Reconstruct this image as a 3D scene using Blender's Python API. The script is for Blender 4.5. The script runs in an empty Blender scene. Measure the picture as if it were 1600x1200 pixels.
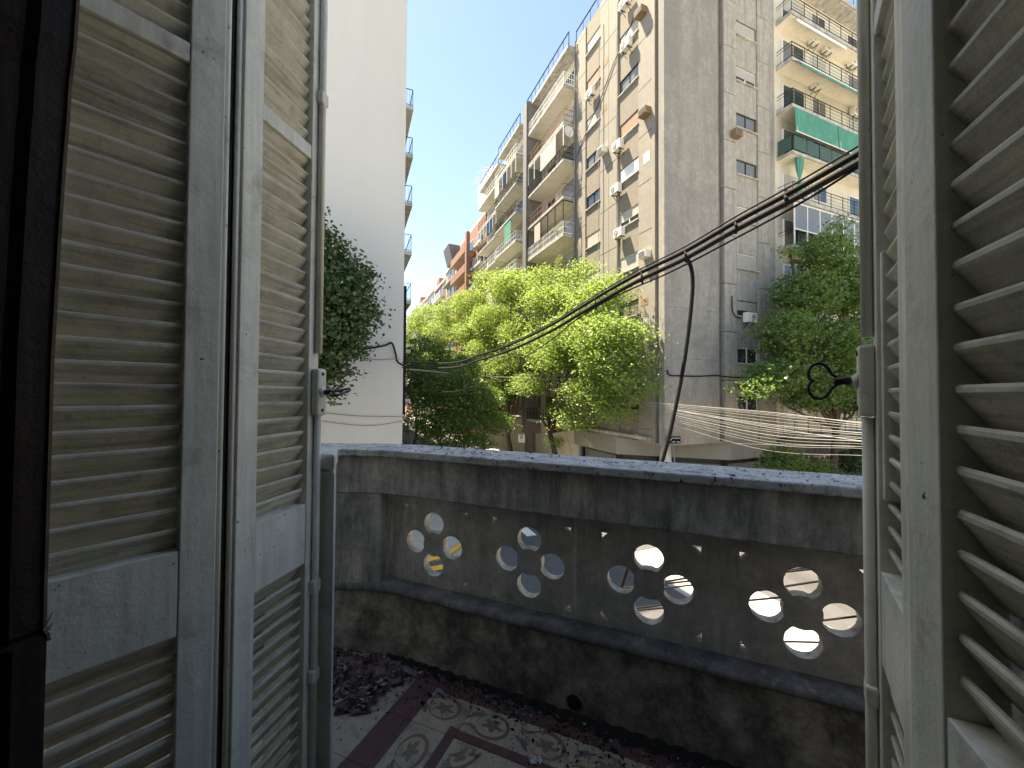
import bpy, math, random
import numpy as np
from mathutils import Matrix, Vector

R = math.radians
scene = bpy.context.scene
COL = scene.collection
random.seed(7)
rng = np.random.default_rng(7)

# ------------------------------------------------------------------ camera, sky, sun, exposure
GZ = 6.8                      # the eye is 6.8 m above the street, 1.345 m above the balcony floor
F, YAW, PITCH, ROLL = 603.0, R(22.5), R(1.15), R(0.35)
_f0 = Vector((math.sin(YAW), math.cos(YAW), 0)); _r0 = Vector((math.cos(YAW), -math.sin(YAW), 0)); _u0 = Vector((0, 0, 1))
_fw = _f0*math.cos(PITCH) + _u0*math.sin(PITCH); _up = _u0*math.cos(PITCH) - _f0*math.sin(PITCH)
_rr = _r0*math.cos(ROLL) + _up*math.sin(ROLL); _uu = _up*math.cos(ROLL) - _r0*math.sin(ROLL)
cam_d = bpy.data.cameras.new('camera'); cam = bpy.data.objects.new('camera', cam_d); COL.objects.link(cam)
cam_d.sensor_width = 36; cam_d.lens = 36*F/1600; cam_d.clip_start = 0.02; cam_d.clip_end = 3000
mw = Matrix.Identity(4)
for i in range(3):
    mw[i][0], mw[i][1], mw[i][2] = _rr[i], _uu[i], -_fw[i]
mw[2][3] = GZ
cam.matrix_world = mw
scene.camera = cam

SUN_AZ, SUN_EL = R(-38), R(64)          # azimuth from +Y towards +X
world = bpy.data.worlds.new('World'); scene.world = world; world.use_nodes = True
wn = world.node_tree.nodes; wl = world.node_tree.links
bg = wn['Background']; sky = wn.new('ShaderNodeTexSky'); sky.sky_type = 'NISHITA'; sky.sun_disc = False
sky.sun_elevation = SUN_EL; sky.sun_rotation = SUN_AZ; sky.air_density = 1.0; sky.dust_density = 0.2; sky.ozone_density = 3.0
wl.new(sky.outputs[0], bg.inputs[0]); bg.inputs[1].default_value = 0.075
sun_d = bpy.data.lights.new('sun', 'SUN'); sun_d.energy = 4.5; sun_d.angle = R(0.53); sun_d.color = (1.0, 0.93, 0.80)
sun = bpy.data.objects.new('sun', sun_d); COL.objects.link(sun)
sd = Vector((math.sin(SUN_AZ)*math.cos(SUN_EL), math.cos(SUN_AZ)*math.cos(SUN_EL), math.sin(SUN_EL)))
sun.rotation_euler = sd.to_track_quat('Z', 'Y').to_euler()
sun.location = (0, 0, 60)
vs = scene.view_settings; vs.view_transform = 'Standard'; vs.look = 'None'; vs.gamma = 1; vs.use_curve_mapping = False
vs.exposure = 2.34
vs.use_white_balance = True; vs.white_balance_temperature = 7900; vs.white_balance_tint = 10
scene.cycles.max_bounces = 8; scene.cycles.diffuse_bounces = 5; scene.cycles.glossy_bounces = 3
scene.cycles.transparent_max_bounces = 8; scene.cycles.use_denoising = True

# ------------------------------------------------------------------ frames and helpers
def mat4(cols, origin):
    m = Matrix.Identity(4)
    for j, c in enumerate(cols):
        for i in range(3): m[i][j] = c[i]
    for i in range(3): m[i][3] = origin[i]
    return m
S2 = math.sqrt(0.5)
WORLD = mat4(((1,0,0),(0,1,0),(0,0,1)), (0,0,GZ))               # x east, y north, z from eye height
BAL = mat4(((S2,-S2,0),(S2,S2,0),(0,0,1)), (0,0,GZ))            # u along the cut corner, v outwards
def ray(px, py): return _fw + _rr*((px-800)/F) + _uu*((600-py)/F)
def at_plane(px, py, axis, val):
    d = ray(px, py); return d*(val/d[axis])
def at_dist(px, py, dist):
    return ray(px, py)*dist

def box_v(x0, x1, y0, y1, z0, z1):
    return [(x0,y0,z0),(x1,y0,z0),(x1,y1,z0),(x0,y1,z0),(x0,y0,z1),(x1,y0,z1),(x1,y1,z1),(x0,y1,z1)]
BOXF = [(0,3,2,1),(4,5,6,7),(0,1,5,4),(1,2,6,5),(2,3,7,6),(3,0,4,7)]

class MB:
    def __init__(s): s.v = []; s.f = []; s.m = []
    def add(s, v, f, mi=0):
        n = len(s.v); s.v += [tuple(p) for p in v]; s.f += [tuple(i+n for i in q) for q in f]; s.m += [mi]*len(f); return s
    def box(s, x0, x1, y0, y1, z0, z1, mi=0):
        return s.add(box_v(min(x0,x1), max(x0,x1), min(y0,y1), max(y0,y1), min(z0,z1), max(z0,z1)), BOXF, mi)
    def bar(s, a, b, w, h=None, up=(0,0,1), mi=0):
        a = Vector(a); b = Vector(b); h = h or w; d = (b-a).normalized(); u = Vector(up)
        if abs(d.dot(u)) > .95: u = Vector((1,0,0))
        x = d.cross(u).normalized(); y = x.cross(d)
        v = []
        for p in (a, b):
            for sx, sy in ((-1,-1),(1,-1),(1,1),(-1,1)): v.append(p + x*(sx*w/2) + y*(sy*h/2))
        return s.add(v, [(0,1,2,3),(7,6,5,4),(0,4,5,1),(1,5,6,2),(2,6,7,3),(3,7,4,0)], mi)
    def tube(s, pts, r, seg=8, mi=0, cap=True):
        pts = [Vector(p) for p in pts]; n = len(pts)
        rs = r if isinstance(r, (list, tuple)) else [r]*n
        ref = None; vs_ = []
        for i, p in enumerate(pts):
            t = (pts[min(i+1,n-1)] - pts[max(i-1,0)]).normalized()
            if ref is None:
                ref = Vector((0,0,1)) if abs(t.z) < .9 else Vector((1,0,0))
            x = (ref - t*ref.dot(t)).normalized(); y = t.cross(x); ref = x
            for k in range(seg):
                a = 2*math.pi*k/seg; vs_.append(p + (x*math.cos(a) + y*math.sin(a))*rs[i])
        fs = []
        for i in range(n-1):
            for k in range(seg):
                k2 = (k+1) % seg; fs.append((i*seg+k, i*seg+k2, (i+1)*seg+k2, (i+1)*seg+k))
        if cap: fs.append(tuple(range(seg-1,-1,-1))); fs.append(tuple((n-1)*seg+k for k in range(seg)))
        return s.add(vs_, fs, mi)
    def prism(s, poly, lo, hi, axis=2, mi=0):
        """poly: 2-D ring; extruded along axis from lo to hi. axis 2: (x,y), axis 1: (x,z), axis 0: (y,z)"""
        n = len(poly); vv = []
        for h in (lo, hi):
            for a, b in poly:
                vv.append((a,b,h) if axis == 2 else (a,h,b) if axis == 1 else (h,a,b))
        f = [tuple(range(n-1,-1,-1)), tuple(range(n, 2*n))] + [(i,(i+1)%n,(i+1)%n+n,i+n) for i in range(n)]
        return s.add(vv, f, mi)
    def build(s, name, mats, parent=None, frame=WORLD, smooth=False, bevel=0.0):
        if not isinstance(mats, (list, tuple)): mats = [mats]
        P = PM(parent)
        M = P.inverted() @ frame
        me = bpy.data.meshes.new(name)
        A = np.array(s.v, dtype=float); T = np.array(M)
        A = A @ T[:3,:3].T + T[:3,3]
        me.from_pydata(A.tolist(), [], s.f)
        for m in mats: me.materials.append(m)
        if len(mats) > 1: me.polygons.foreach_set('material_index', s.m)
        if smooth: me.polygons.foreach_set('use_smooth', [True]*len(me.polygons))
        me.update()
        o = bpy.data.objects.new(name, me); COL.objects.link(o)
        if parent: o.parent = parent
        if bevel:
            b = o.modifiers.new('bevel', 'BEVEL'); b.width = bevel; b.segments = 2; b.limit_method = 'ANGLE'
        return o

MW = {}
def PM(o):
    if o is None: return Matrix.Identity(4)
    if o.name in MW: return MW[o.name]
    m = o.matrix_basis.copy()
    return (PM(o.parent) @ m) if o.parent else m

def tag(o, label=None, cat=None, group=None, kind=None):
    if label: o['label'] = label
    if cat: o['category'] = cat
    if group: o['group'] = group
    if kind: o['kind'] = kind
    return o
def thing(name, label, cat, loc, frame=WORLD, rot=None, group=None):
    o = bpy.data.objects.new(name, None); COL.objects.link(o); o.empty_display_size = .1
    p = frame @ Vector(loc); o.location = p
    if rot is not None: o.rotation_euler = (0,0,rot)
    elif frame is BAL: o.rotation_euler = (0,0,R(-45))
    bpy.context.view_layer.update()
    MW[o.name] = Matrix.Translation(p) @ Matrix.Rotation(o.rotation_euler.z, 4, 'Z')
    return tag(o, label, cat, group)
def root_of(o, loc, frame=WORLD):
    """give a single-mesh thing its own base point"""
    p = frame @ Vector(loc); o.data.transform(Matrix.Translation(-p)); o.location = p; return o
def inst(o, parent, delta, name=None, rotz=None):
    c = o.copy(); COL.objects.link(c); c.parent = parent; c.location = Vector(o.location) + Vector(delta)
    return c

# ------------------------------------------------------------------ materials
def nt(name):
    m = bpy.data.materials.new(name); m.use_nodes = True
    t = m.node_tree; return m, t.nodes, t.links, t.nodes['Principled BSDF']
def N(nodes, typ, **kw):
    n = nodes.new(typ)
    for k, v in kw.items():
        if k.startswith('i_'): n.inputs[k[2:].replace('_', ' ')].default_value = v
        else: setattr(n, k, v)
    return n
def coords(nodes, links, scale=(1,1,1)):
    tc = N(nodes, 'ShaderNodeTexCoord'); oi = N(nodes, 'ShaderNodeObjectInfo')
    mu = N(nodes, 'ShaderNodeMath', operation='MULTIPLY'); mu.inputs[1].default_value = 57.3
    links.new(oi.outputs['Random'], mu.inputs[0])
    ad = N(nodes, 'ShaderNodeVectorMath', operation='ADD'); links.new(tc.outputs['Object'], ad.inputs[0]); links.new(mu.outputs[0], ad.inputs[1])
    mp = N(nodes, 'ShaderNodeMapping'); mp.inputs['Scale'].default_value = scale; links.new(ad.outputs[0], mp.inputs[0])
    return mp.outputs[0]
def noise(nodes, links, vec, scale, detail=6, rough=.6, dist=0):
    n = N(nodes, 'ShaderNodeTexNoise'); n.inputs['Scale'].default_value = scale; n.inputs['Detail'].default_value = detail
    n.inputs['Roughness'].default_value = rough; n.inputs['Distortion'].default_value = dist
    links.new(vec, n.inputs['Vector']); return n.outputs['Fac']
def ramp(nodes, links, fac, lo, hi, c0=(0,0,0,1), c1=(1,1,1,1)):
    r = N(nodes, 'ShaderNodeValToRGB'); e = r.color_ramp.elements; e[0].position = lo; e[1].position = hi; e[0].color = c0; e[1].color = c1
    links.new(fac, r.inputs[0]); return r.outputs[0]
def mix(nodes, links, fac, a, b, mode='MIX'):
    m = N(nodes, 'ShaderNodeMix', data_type='RGBA', blend_type=mode)
    def put(sock, v):
        if isinstance(v, (int, float)): sock.default_value = v
        elif isinstance(v, tuple): sock.default_value = v if len(v) == 4 else v + (1,)
        else: links.new(v, sock)
    put(m.inputs[0], fac); put(m.inputs[6], a); put(m.inputs[7], b); return m.outputs[2]

def surf(name, col, rough=.75, var=.25, scale=6, dirt=None, dirt_amt=.0, dirt_scale=3, dirt_lo=.5, dirt_hi=.7,
         streak=None, streak_amt=0.0, streak_scale=(6,6,.35), streak_lo=.45, streak_hi=.7, specks=None, speck_scale=60, speck_at=.68,
         bump=.15, bump_scale=60, metallic=0, spec=.4):
    m, n, l, p = nt(name)
    v = coords(n, l)
    base = mix(n, l, ramp(n, l, noise(n, l, v, scale), .3, .7), tuple(c*(1-var) for c in col), tuple(min(1, c*(1+var*.5)) for c in col))
    if dirt: 
        f = ramp(n, l, noise(n, l, v, dirt_scale, 8, .7, .3), dirt_lo, dirt_hi, (0,0,0,1), (dirt_amt,)*3+(1,))
        base = mix(n, l, f, base, dirt)
    if streak:
        v2 = coords(n, l, streak_scale)
        f = ramp(n, l, noise(n, l, v2, 1.0, 7, .65, .4), streak_lo, streak_hi, (0,0,0,1), (streak_amt,)*3+(1,))
        base = mix(n, l, f, base, streak)
    if specks:
        f = ramp(n, l, noise(n, l, v, speck_scale, 3, .6), speck_at, speck_at+.04)
        base = mix(n, l, f, base, specks)
    l.new(base, p.inputs['Base Color'])
    p.inputs['Roughness'].default_value = rough; p.inputs['Metallic'].default_value = metallic
    p.inputs['Specular IOR Level'].default_value = spec
    if bump:
        b = N(n, 'ShaderNodeBump'); b.inputs['Strength'].default_value = bump; b.inputs['Distance'].default_value = .01
        l.new(noise(n, l, v, bump_scale, 5, .65), b.inputs['Height']); l.new(b.outputs[0], p.inputs['Normal'])
    return m
def plain(name, col, rough=.5, metallic=0, spec=.5):
    return surf(name, col, rough, .08, 8, bump=0, metallic=metallic, spec=spec)

def leafmat(name, a, b, trans=.45, tcol=None):
    m = bpy.data.materials.new(name); m.use_nodes = True; n = m.node_tree.nodes; l = m.node_tree.links; n.clear()
    g = N(n, 'ShaderNodeNewGeometry'); r = N(n, 'ShaderNodeValToRGB'); l.new(g.outputs['Random Per Island'], r.inputs[0])
    r.color_ramp.elements[0].color = a+(1,); r.color_ramp.elements[1].color = b+(1,)
    d = N(n, 'ShaderNodeBsdfDiffuse'); t = N(n, 'ShaderNodeBsdfTranslucent'); gl = N(n, 'ShaderNodeBsdfGlossy'); gl.inputs['Roughness'].default_value = .45
    l.new(r.outputs[0], d.inputs[0])
    tm = mix(n, l, .75, r.outputs[0], tcol or (.35,.5,.06)); l.new(tm, t.inputs[0])
    s = N(n, 'ShaderNodeMixShader'); s.inputs[0].default_value = trans; l.new(d.outputs[0], s.inputs[1]); l.new(t.outputs[0], s.inputs[2])
    s2 = N(n, 'ShaderNodeMixShader'); s2.inputs[0].default_value = .05; l.new(s.outputs[0], s2.inputs[1]); l.new(gl.outputs[0], s2.inputs[2])
    o = N(n, 'ShaderNodeOutputMaterial'); l.new(s2.outputs[0], o.inputs[0]); return m

def glassmat(name, col, rough=.05):
    m, n, l, p = nt(name); p.inputs['Base Color'].default_value = col+(1,); p.inputs['Roughness'].default_value = rough
    p.inputs['Specular IOR Level'].default_value = .8; return m

MT = {}
MT['shutter'] = surf('shutter_paint', (.80,.78,.68), .5, .12, 9, dirt=(.12,.10,.07), dirt_amt=.55, dirt_scale=7, dirt_lo=.55, dirt_hi=.75,
                     streak=(.2,.18,.14), streak_amt=.3, streak_scale=(40,40,2), specks=(.06,.05,.04), speck_scale=60, speck_at=.705, bump=.25, bump_scale=35)
MT['slat'] = surf('slat_paint', (.66,.625,.51), .55, .15, 5, dirt=(.10,.08,.055), dirt_amt=.45, dirt_scale=22, dirt_lo=.50, dirt_hi=.75,
                  streak=(.12,.10,.07), streak_amt=.6, streak_scale=(4,4,70), specks=(.05,.04,.03), speck_scale=90, speck_at=.72, bump=.3, bump_scale=30)
MT['key_iron'] = surf('old_iron', (.06,.06,.058), .42, .3, 30, bump=.3, bump_scale=80, metallic=.7)
MT['dark_wood'] = surf('dark_varnished_wood', (.018,.012,.008), .6, .4, 10, streak=(.05,.03,.018), streak_amt=.8, streak_scale=(60,60,2), bump=.3, spec=.3)
MT['worn_wood'] = surf('worn_wood_edge', (.16,.10,.055), .6, .3, 20, streak=(.04,.025,.015), streak_amt=.8, streak_scale=(40,40,3), bump=.4)
MT['splinter'] = surf('splintered_wood', (.42,.38,.32), .7, .4, 60, bump=.8)
def parapet_mat(name, base, black, amt, lo=.40, hi=.62, vsc=(7,7,1.2), ls=.28):
    m, n, l, p = nt(name); v = coords(n, l)
    c = mix(n, l, ramp(n, l, noise(n, l, v, 9, 10, .75), .3, .72), tuple(x*.5 for x in base), tuple(x*1.35 for x in base))
    v2 = coords(n, l, vsc)
    f = ramp(n, l, noise(n, l, v2, 1.6, 12, .78, .15), lo, hi, (0,0,0,1), (amt,)*3+(1,)); c = mix(n, l, f, c, black)
    f = ramp(n, l, noise(n, l, v, 3.2, 12, .8, .1), .46, .66, (0,0,0,1), (amt*.8,)*3+(1,)); c = mix(n, l, f, c, black)
    v3 = coords(n, l, (26,26,1.5))
    f = ramp(n, l, noise(n, l, v3, 1.0, 6, .7), .60, .70, (0,0,0,1), (ls,)*3+(1,)); c = mix(n, l, f, c, tuple(min(1,x*2.4) for x in base))
    f = ramp(n, l, noise(n, l, v, 150, 3, .6), .66, .70, (0,0,0,1), (.7,)*3+(1,)); c = mix(n, l, f, c, (.02,.02,.02))
    f = ramp(n, l, noise(n, l, v, 95, 4, .7), .70, .73, (0,0,0,1), (.5,)*3+(1,)); c = mix(n, l, f, c, tuple(min(1,x*2.6) for x in base))
    l.new(c, p.inputs['Base Color']); p.inputs['Roughness'].default_value = .9
    b = N(n, 'ShaderNodeBump'); b.inputs['Strength'].default_value = .6; b.inputs['Distance'].default_value = .006
    l.new(noise(n, l, v, 45, 8, .75), b.inputs['Height']); l.new(b.outputs[0], p.inputs['Normal'])
    return m
MT['parapet'] = parapet_mat('mildewed_concrete', (.58,.57,.54), (.09,.092,.092), .75)
MT['panel'] = parapet_mat('cast_stone_panel', (.52,.505,.47), (.25,.24,.22), .7, .48, .70)
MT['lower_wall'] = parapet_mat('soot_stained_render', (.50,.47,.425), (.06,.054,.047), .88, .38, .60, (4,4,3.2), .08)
MT['ledge'] = parapet_mat('ledge_render', (.26,.26,.265), (.05,.05,.052), .9, .40, .66)
MT['hole_side'] = surf('hole_reveal_stone', (.5,.48,.43), .9, .4, 30, dirt=(.1,.09,.08), dirt_amt=.8, dirt_scale=20, bump=.5)
MT['coping'] = surf('lichen_coping', (.50,.50,.49), .9, .3, 14, dirt=(.10,.10,.10), dirt_amt=.8, dirt_scale=18, dirt_lo=.52, dirt_hi=.66,
                    specks=(.03,.03,.03), speck_scale=55, speck_at=.62, bump=.8, bump_scale=50)
MT['white_pier'] = surf('white_limewash', (.58,.58,.55), .8, .15, 8, dirt=(.18,.17,.15), dirt_amt=.6, dirt_scale=6, dirt_lo=.52, dirt_hi=.75,
                        specks=(.08,.08,.07), speck_scale=70, speck_at=.68, bump=.4)
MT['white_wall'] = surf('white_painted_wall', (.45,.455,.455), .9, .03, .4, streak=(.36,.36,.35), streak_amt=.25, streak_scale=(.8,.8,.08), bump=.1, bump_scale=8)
MT['render_grey'] = surf('grey_slab_edge', (.42,.41,.38), .9, .25, 2, streak=(.12,.12,.12), streak_amt=.7, streak_scale=(3,3,.5), bump=.2)
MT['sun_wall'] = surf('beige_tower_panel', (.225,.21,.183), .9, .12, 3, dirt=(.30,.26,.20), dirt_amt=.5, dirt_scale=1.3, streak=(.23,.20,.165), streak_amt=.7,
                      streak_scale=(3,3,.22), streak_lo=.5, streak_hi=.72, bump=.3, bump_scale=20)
MT['spandrel'] = surf('rough_beige_spandrel', (.20,.18,.148), .95, .2, 8, dirt=(.25,.22,.17), dirt_amt=.5, dirt_scale=3, bump=.6, bump_scale=25)
def blankface():
    m, n, l, p = nt('weathered_blank_face'); v = coords(n, l)
    c = mix(n, l, ramp(n, l, noise(n, l, v, 5, 12, .8), .34, .68), (.215,.203,.184), (.36,.34,.308))
    tc = N(n, 'ShaderNodeTexCoord'); sp = N(n, 'ShaderNodeSeparateXYZ'); l.new(tc.outputs['Object'], sp.inputs[0])
    # soot streaks, denser towards the roof of the tower
    hz = N(n, 'ShaderNodeMapRange'); l.new(sp.outputs['Z'], hz.inputs['Value'])
    hz.inputs['From Min'].default_value = 6; hz.inputs['From Max'].default_value = 30; hz.inputs['To Min'].default_value = -.03; hz.inputs['To Max'].default_value = .15
    ns = noise(n, l, coords(n, l, (.8,.8,.11)), 1.0, 9, .7, .5)
    ad = N(n, 'ShaderNodeMath', operation='ADD'); l.new(ns, ad.inputs[0]); l.new(hz.outputs[0], ad.inputs[1])
    f = ramp(n, l, ad.outputs[0], .47, .68, (0,0,0,1), (.5,)*3+(1,)); c = mix(n, l, f, c, (.115,.112,.108))
    f = ramp(n, l, noise(n, l, coords(n, l, (5,5,.25)), 1.0, 7, .7), .60, .74, (0,0,0,1), (.22,)*3+(1,)); c = mix(n, l, f, c, (.55,.53,.49))
    f = ramp(n, l, noise(n, l, v, .55, 15, .80, .3), .45, .60, (0,0,0,1), (.65,)*3+(1,)); c = mix(n, l, f, c, (.175,.168,.158))
    l.new(c, p.inputs['Base Color']); p.inputs['Roughness'].default_value = .95
    b = N(n, 'ShaderNodeBump'); b.inputs['Strength'].default_value = .4; b.inputs['Distance'].default_value = .02
    l.new(noise(n, l, v, 15, 8, .75), b.inputs['Height']); l.new(b.outputs[0], p.inputs['Normal'])
    return m
MT['blank'] = blankface()
MT['grey_pier'] = surf('grey_pier_concrete', (.33,.315,.285), .95, .2, 3, dirt=(.2,.19,.18), dirt_amt=.5, dirt_scale=2.5, streak=(.17,.16,.15), streak_amt=.75, streak_scale=(4,4,.2), bump=.3)
MT['fascia'] = surf('painted_fascia', (.27,.265,.24), .8, .08, 1.5, streak=(.17,.165,.15), streak_amt=.4, streak_scale=(2,2,.5))
MT['dark_groove'] = surf('dark_groove_concrete', (.16,.15,.145), .95, .3, 3, streak=(.07,.07,.07), streak_amt=.7, streak_scale=(5,5,.3))
MT['cream'] = surf('cream_render', (.52,.495,.43), .9, .08, 2, streak=(.35,.32,.26), streak_amt=.4, streak_scale=(2,2,.4), bump=.15)
MT['soffit'] = surf('cream_soffit', (.70,.66,.57), .9, .08, 2, dirt=(.40,.37,.3), dirt_amt=.4, dirt_scale=1.5, bump=.1)
MT['brick'] = surf('orange_brick_render', (.27,.14,.10), .9, .2, 3, dirt=(.25,.10,.06), dirt_amt=.5, dirt_scale=3)
MT['red_brick'] = surf('red_brick_far', (.27,.13,.095), .9, .2, 3, dirt=(.2,.07,.05), dirt_amt=.5, dirt_scale=3)
MT['tan'] = surf('tan_render_far', (.45,.38,.29), .9, .15, 1.5, streak=(.2,.17,.14), streak_amt=.5, streak_scale=(2,2,.2))
MT['pale'] = surf('pale_render_far', (.60,.58,.53), .9, .1, 1.5, streak=(.3,.28,.25), streak_amt=.5, streak_scale=(2,2,.2))
MT['glass'] = glassmat('dark_window_glass', (.035,.045,.05))
m_ = bpy.data.materials.new('balcony_glass'); m_.use_nodes = True; n_ = m_.node_tree.nodes; l_ = m_.node_tree.links; n_.clear()
a_ = N(n_, 'ShaderNodeBsdfTransparent'); a_.inputs[0].default_value = (.62,.70,.70,1); b_ = N(n_, 'ShaderNodeBsdfGlossy'); b_.inputs['Roughness'].default_value = .04
c_ = N(n_, 'ShaderNodeMixShader'); f_ = N(n_, 'ShaderNodeFresnel'); f_.inputs[0].default_value = 1.3; l_.new(f_.outputs[0], c_.inputs[0]); l_.new(a_.outputs[0], c_.inputs[1]); l_.new(b_.outputs[0], c_.inputs[2])
o_ = N(n_, 'ShaderNodeOutputMaterial'); l_.new(c_.outputs[0], o_.inputs[0]); MT['glass_clear'] = m_
MT['curtain_light'] = plain('net_curtain_behind_glass', (.36,.34,.30), .6)
MT['curtain_glass'] = glassmat('curtained_glass', (.13,.13,.12), .25)
MT['blind'] = surf('roller_blind', (.36,.35,.32), .7, .1, 3, dirt=(.3,.28,.24), dirt_amt=.4, dirt_scale=3)
MT['blind_brown'] = surf('brown_roller_blind', (.27,.17,.115), .7, .15, 3)
MT['alu'] = plain('white_aluminium', (.70,.70,.68), .4)
MT['dark_metal'] = plain('dark_railing_paint', (.025,.025,.026), .8, spec=.1)
MT['rust_metal'] = plain('rusty_railing', (.20,.10,.06), .7)
MT['ac_white'] = surf('ac_casing', (.66,.65,.60), .5, .08, 3, dirt=(.35,.32,.27), dirt_amt=.4, dirt_scale=4)
MT['ac_dark'] = plain('ac_grille', (.09,.09,.09), .6)
MT['ac_rust'] = surf('rusty_casing', (.22,.15,.09), .8, .3, 6)
MT['green'] = surf('green_awning_canvas', (.05,.22,.165), .8, .12, 2, dirt=(.10,.32,.25), dirt_amt=.5, dirt_scale=2, bump=.3, bump_scale=10)
MT['mesh_green'] = plain('dark_green_net', (.035,.085,.07), .8)
MT['pipe'] = surf('grey_downpipe', (.17,.165,.155), .7, .3, 5, streak=(.07,.065,.06), streak_amt=.6, streak_scale=(8,8,.3))
MT['cable'] = plain('black_cable_sheath', (.010,.010,.011), .75, spec=.15)
MT['cable_grey'] = plain('grey_cable_sheath', (.20,.20,.19), .6)
MT['wire_white'] = plain('pale_wire_sheath', (.30,.30,.30), .5)
MT['bark'] = surf('dark_bark', (.09,.065,.045), .95, .4, 8, streak=(.03,.022,.016), streak_amt=.7, streak_scale=(9,9,1.2), bump=.8, bump_scale=12)
MT['road'] = surf('worn_asphalt_road', (.085,.085,.088), .9, .12, 1.2, dirt=(.05,.05,.052), dirt_amt=.6, dirt_scale=.6, specks=(.15,.15,.15), speck_scale=14, speck_at=.66, bump=.2, bump_scale=20)
MT['pave'] = surf('pavement_slabs', (.40,.38,.34), .9, .15, 2, dirt=(.2,.19,.17), dirt_amt=.5, dirt_scale=1.2)
MT['kerb'] = surf('granite_kerb', (.36,.35,.33), .9, .2, 5)
MT['yellow'] = surf('yellow_road_paint', (.75,.43,.04), .8, .15, 5, dirt=(.4,.3,.15), dirt_amt=.6, dirt_scale=4)
MT['white_paint'] = surf('white_road_paint', (.72,.72,.70), .8, .1, 5, dirt=(.35,.34,.33), dirt_amt=.7, dirt_scale=3)
MT['black'] = plain('black_shopfront', (.012,.013,.015), .4)
MT['sign_black'] = plain('sign_black_enamel', (.008,.008,.009), .8, spec=.1)
MT['sign_white'] = plain('sign_white_enamel', (.80,.80,.78), .4)
MT['red_sign'] = plain('red_sign_paint', (.55,.07,.05), .5)
MT['room'] = surf('room_plaster', (.16,.145,.12), .95, .1, 1)
MT['facade'] = surf('house_facade_render', (.72,.69,.61), .9, .1, 2, dirt=(.3,.28,.26), dirt_amt=.4)
MT['tile_beige'] = surf('beige_cement_tile', (.40,.36,.31), .55, .15, 9, dirt=(.12,.10,.085), dirt_amt=.8, dirt_scale=8, specks=(.07,.06,.05), speck_scale=80, speck_at=.66, bump=.15)
MT['tile_cream'] = surf('cream_cement_tile', (.40,.365,.285), .55, .2, 12, dirt=(.13,.11,.085), dirt_amt=.8, dirt_scale=9, specks=(.10,.08,.06), speck_scale=90, speck_at=.62, bump=.15)
MT['tile_maroon'] = surf('maroon_cement', (.125,.070,.074), .5, .15, 10, dirt=(.08,.05,.05), dirt_amt=.6, dirt_scale=7, specks=(.2,.15,.14), speck_scale=90, speck_at=.72, bump=.1)
MT['tile_tan'] = surf('tan_cement_inlay', (.205,.145,.10), .55, .15, 12, dirt=(.13,.10,.08), dirt_amt=.5, dirt_scale=9, bump=.1)
MT['tile_blue'] = surf('slate_blue_inlay', (.13,.135,.16), .55, .15, 12, dirt=(.07,.07,.08), dirt_amt=.5, dirt_scale=9, bump=.1)
MT['tile_olive'] = surf('olive_inlay', (.19,.18,.13), .55, .15, 12, dirt=(.10,.09,.07), dirt_amt=.5, dirt_scale=9, bump=.1)
MT['tile_red'] = surf('brick_red_inlay', (.21,.12,.09), .55, .15, 12, dirt=(.12,.06,.05), dirt_amt=.5, dirt_scale=9, bump=.1)
MT['grout'] = surf('dark_grout', (.045,.04,.035), .95, .3, 30)
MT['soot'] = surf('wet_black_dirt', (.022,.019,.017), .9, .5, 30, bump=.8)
MT['leaf_litter'] = surf('leaf_litter_bits', (.13,.12,.10), .9, .5, 40)
MT['pale_bit'] = plain('pale_flakes', (.30,.29,.27), .7)
MT['rag'] = surf('faded_pink_rag', (.22,.15,.15), .95, .4, 20, dirt=(.04,.03,.03), dirt_amt=.9, dirt_scale=14, dirt_lo=.45, dirt_hi=.6, bump=.8)
MT['foil'] = plain('crumpled_paper', (.55,.57,.60), .5)
MT['feather'] = surf('grey_feather', (.17,.19,.22), .8, .2, 20)
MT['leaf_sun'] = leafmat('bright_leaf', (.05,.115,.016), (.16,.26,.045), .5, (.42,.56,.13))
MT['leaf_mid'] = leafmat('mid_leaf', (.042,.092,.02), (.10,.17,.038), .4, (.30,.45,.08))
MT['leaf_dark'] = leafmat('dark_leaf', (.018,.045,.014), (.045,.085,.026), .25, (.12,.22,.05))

# ------------------------------------------------------------------ SETTING: ground
def ground_sheet(name, poly, z0, z1, mat):
    return tag(MB().prism(poly, z0, z1).build(name, mat), kind='structure')
g = -GZ
tag(MB().box(-1500,1500,-1500,1500, g-.5, g-.03).build('ground', MT['pave']), kind='structure')
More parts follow.
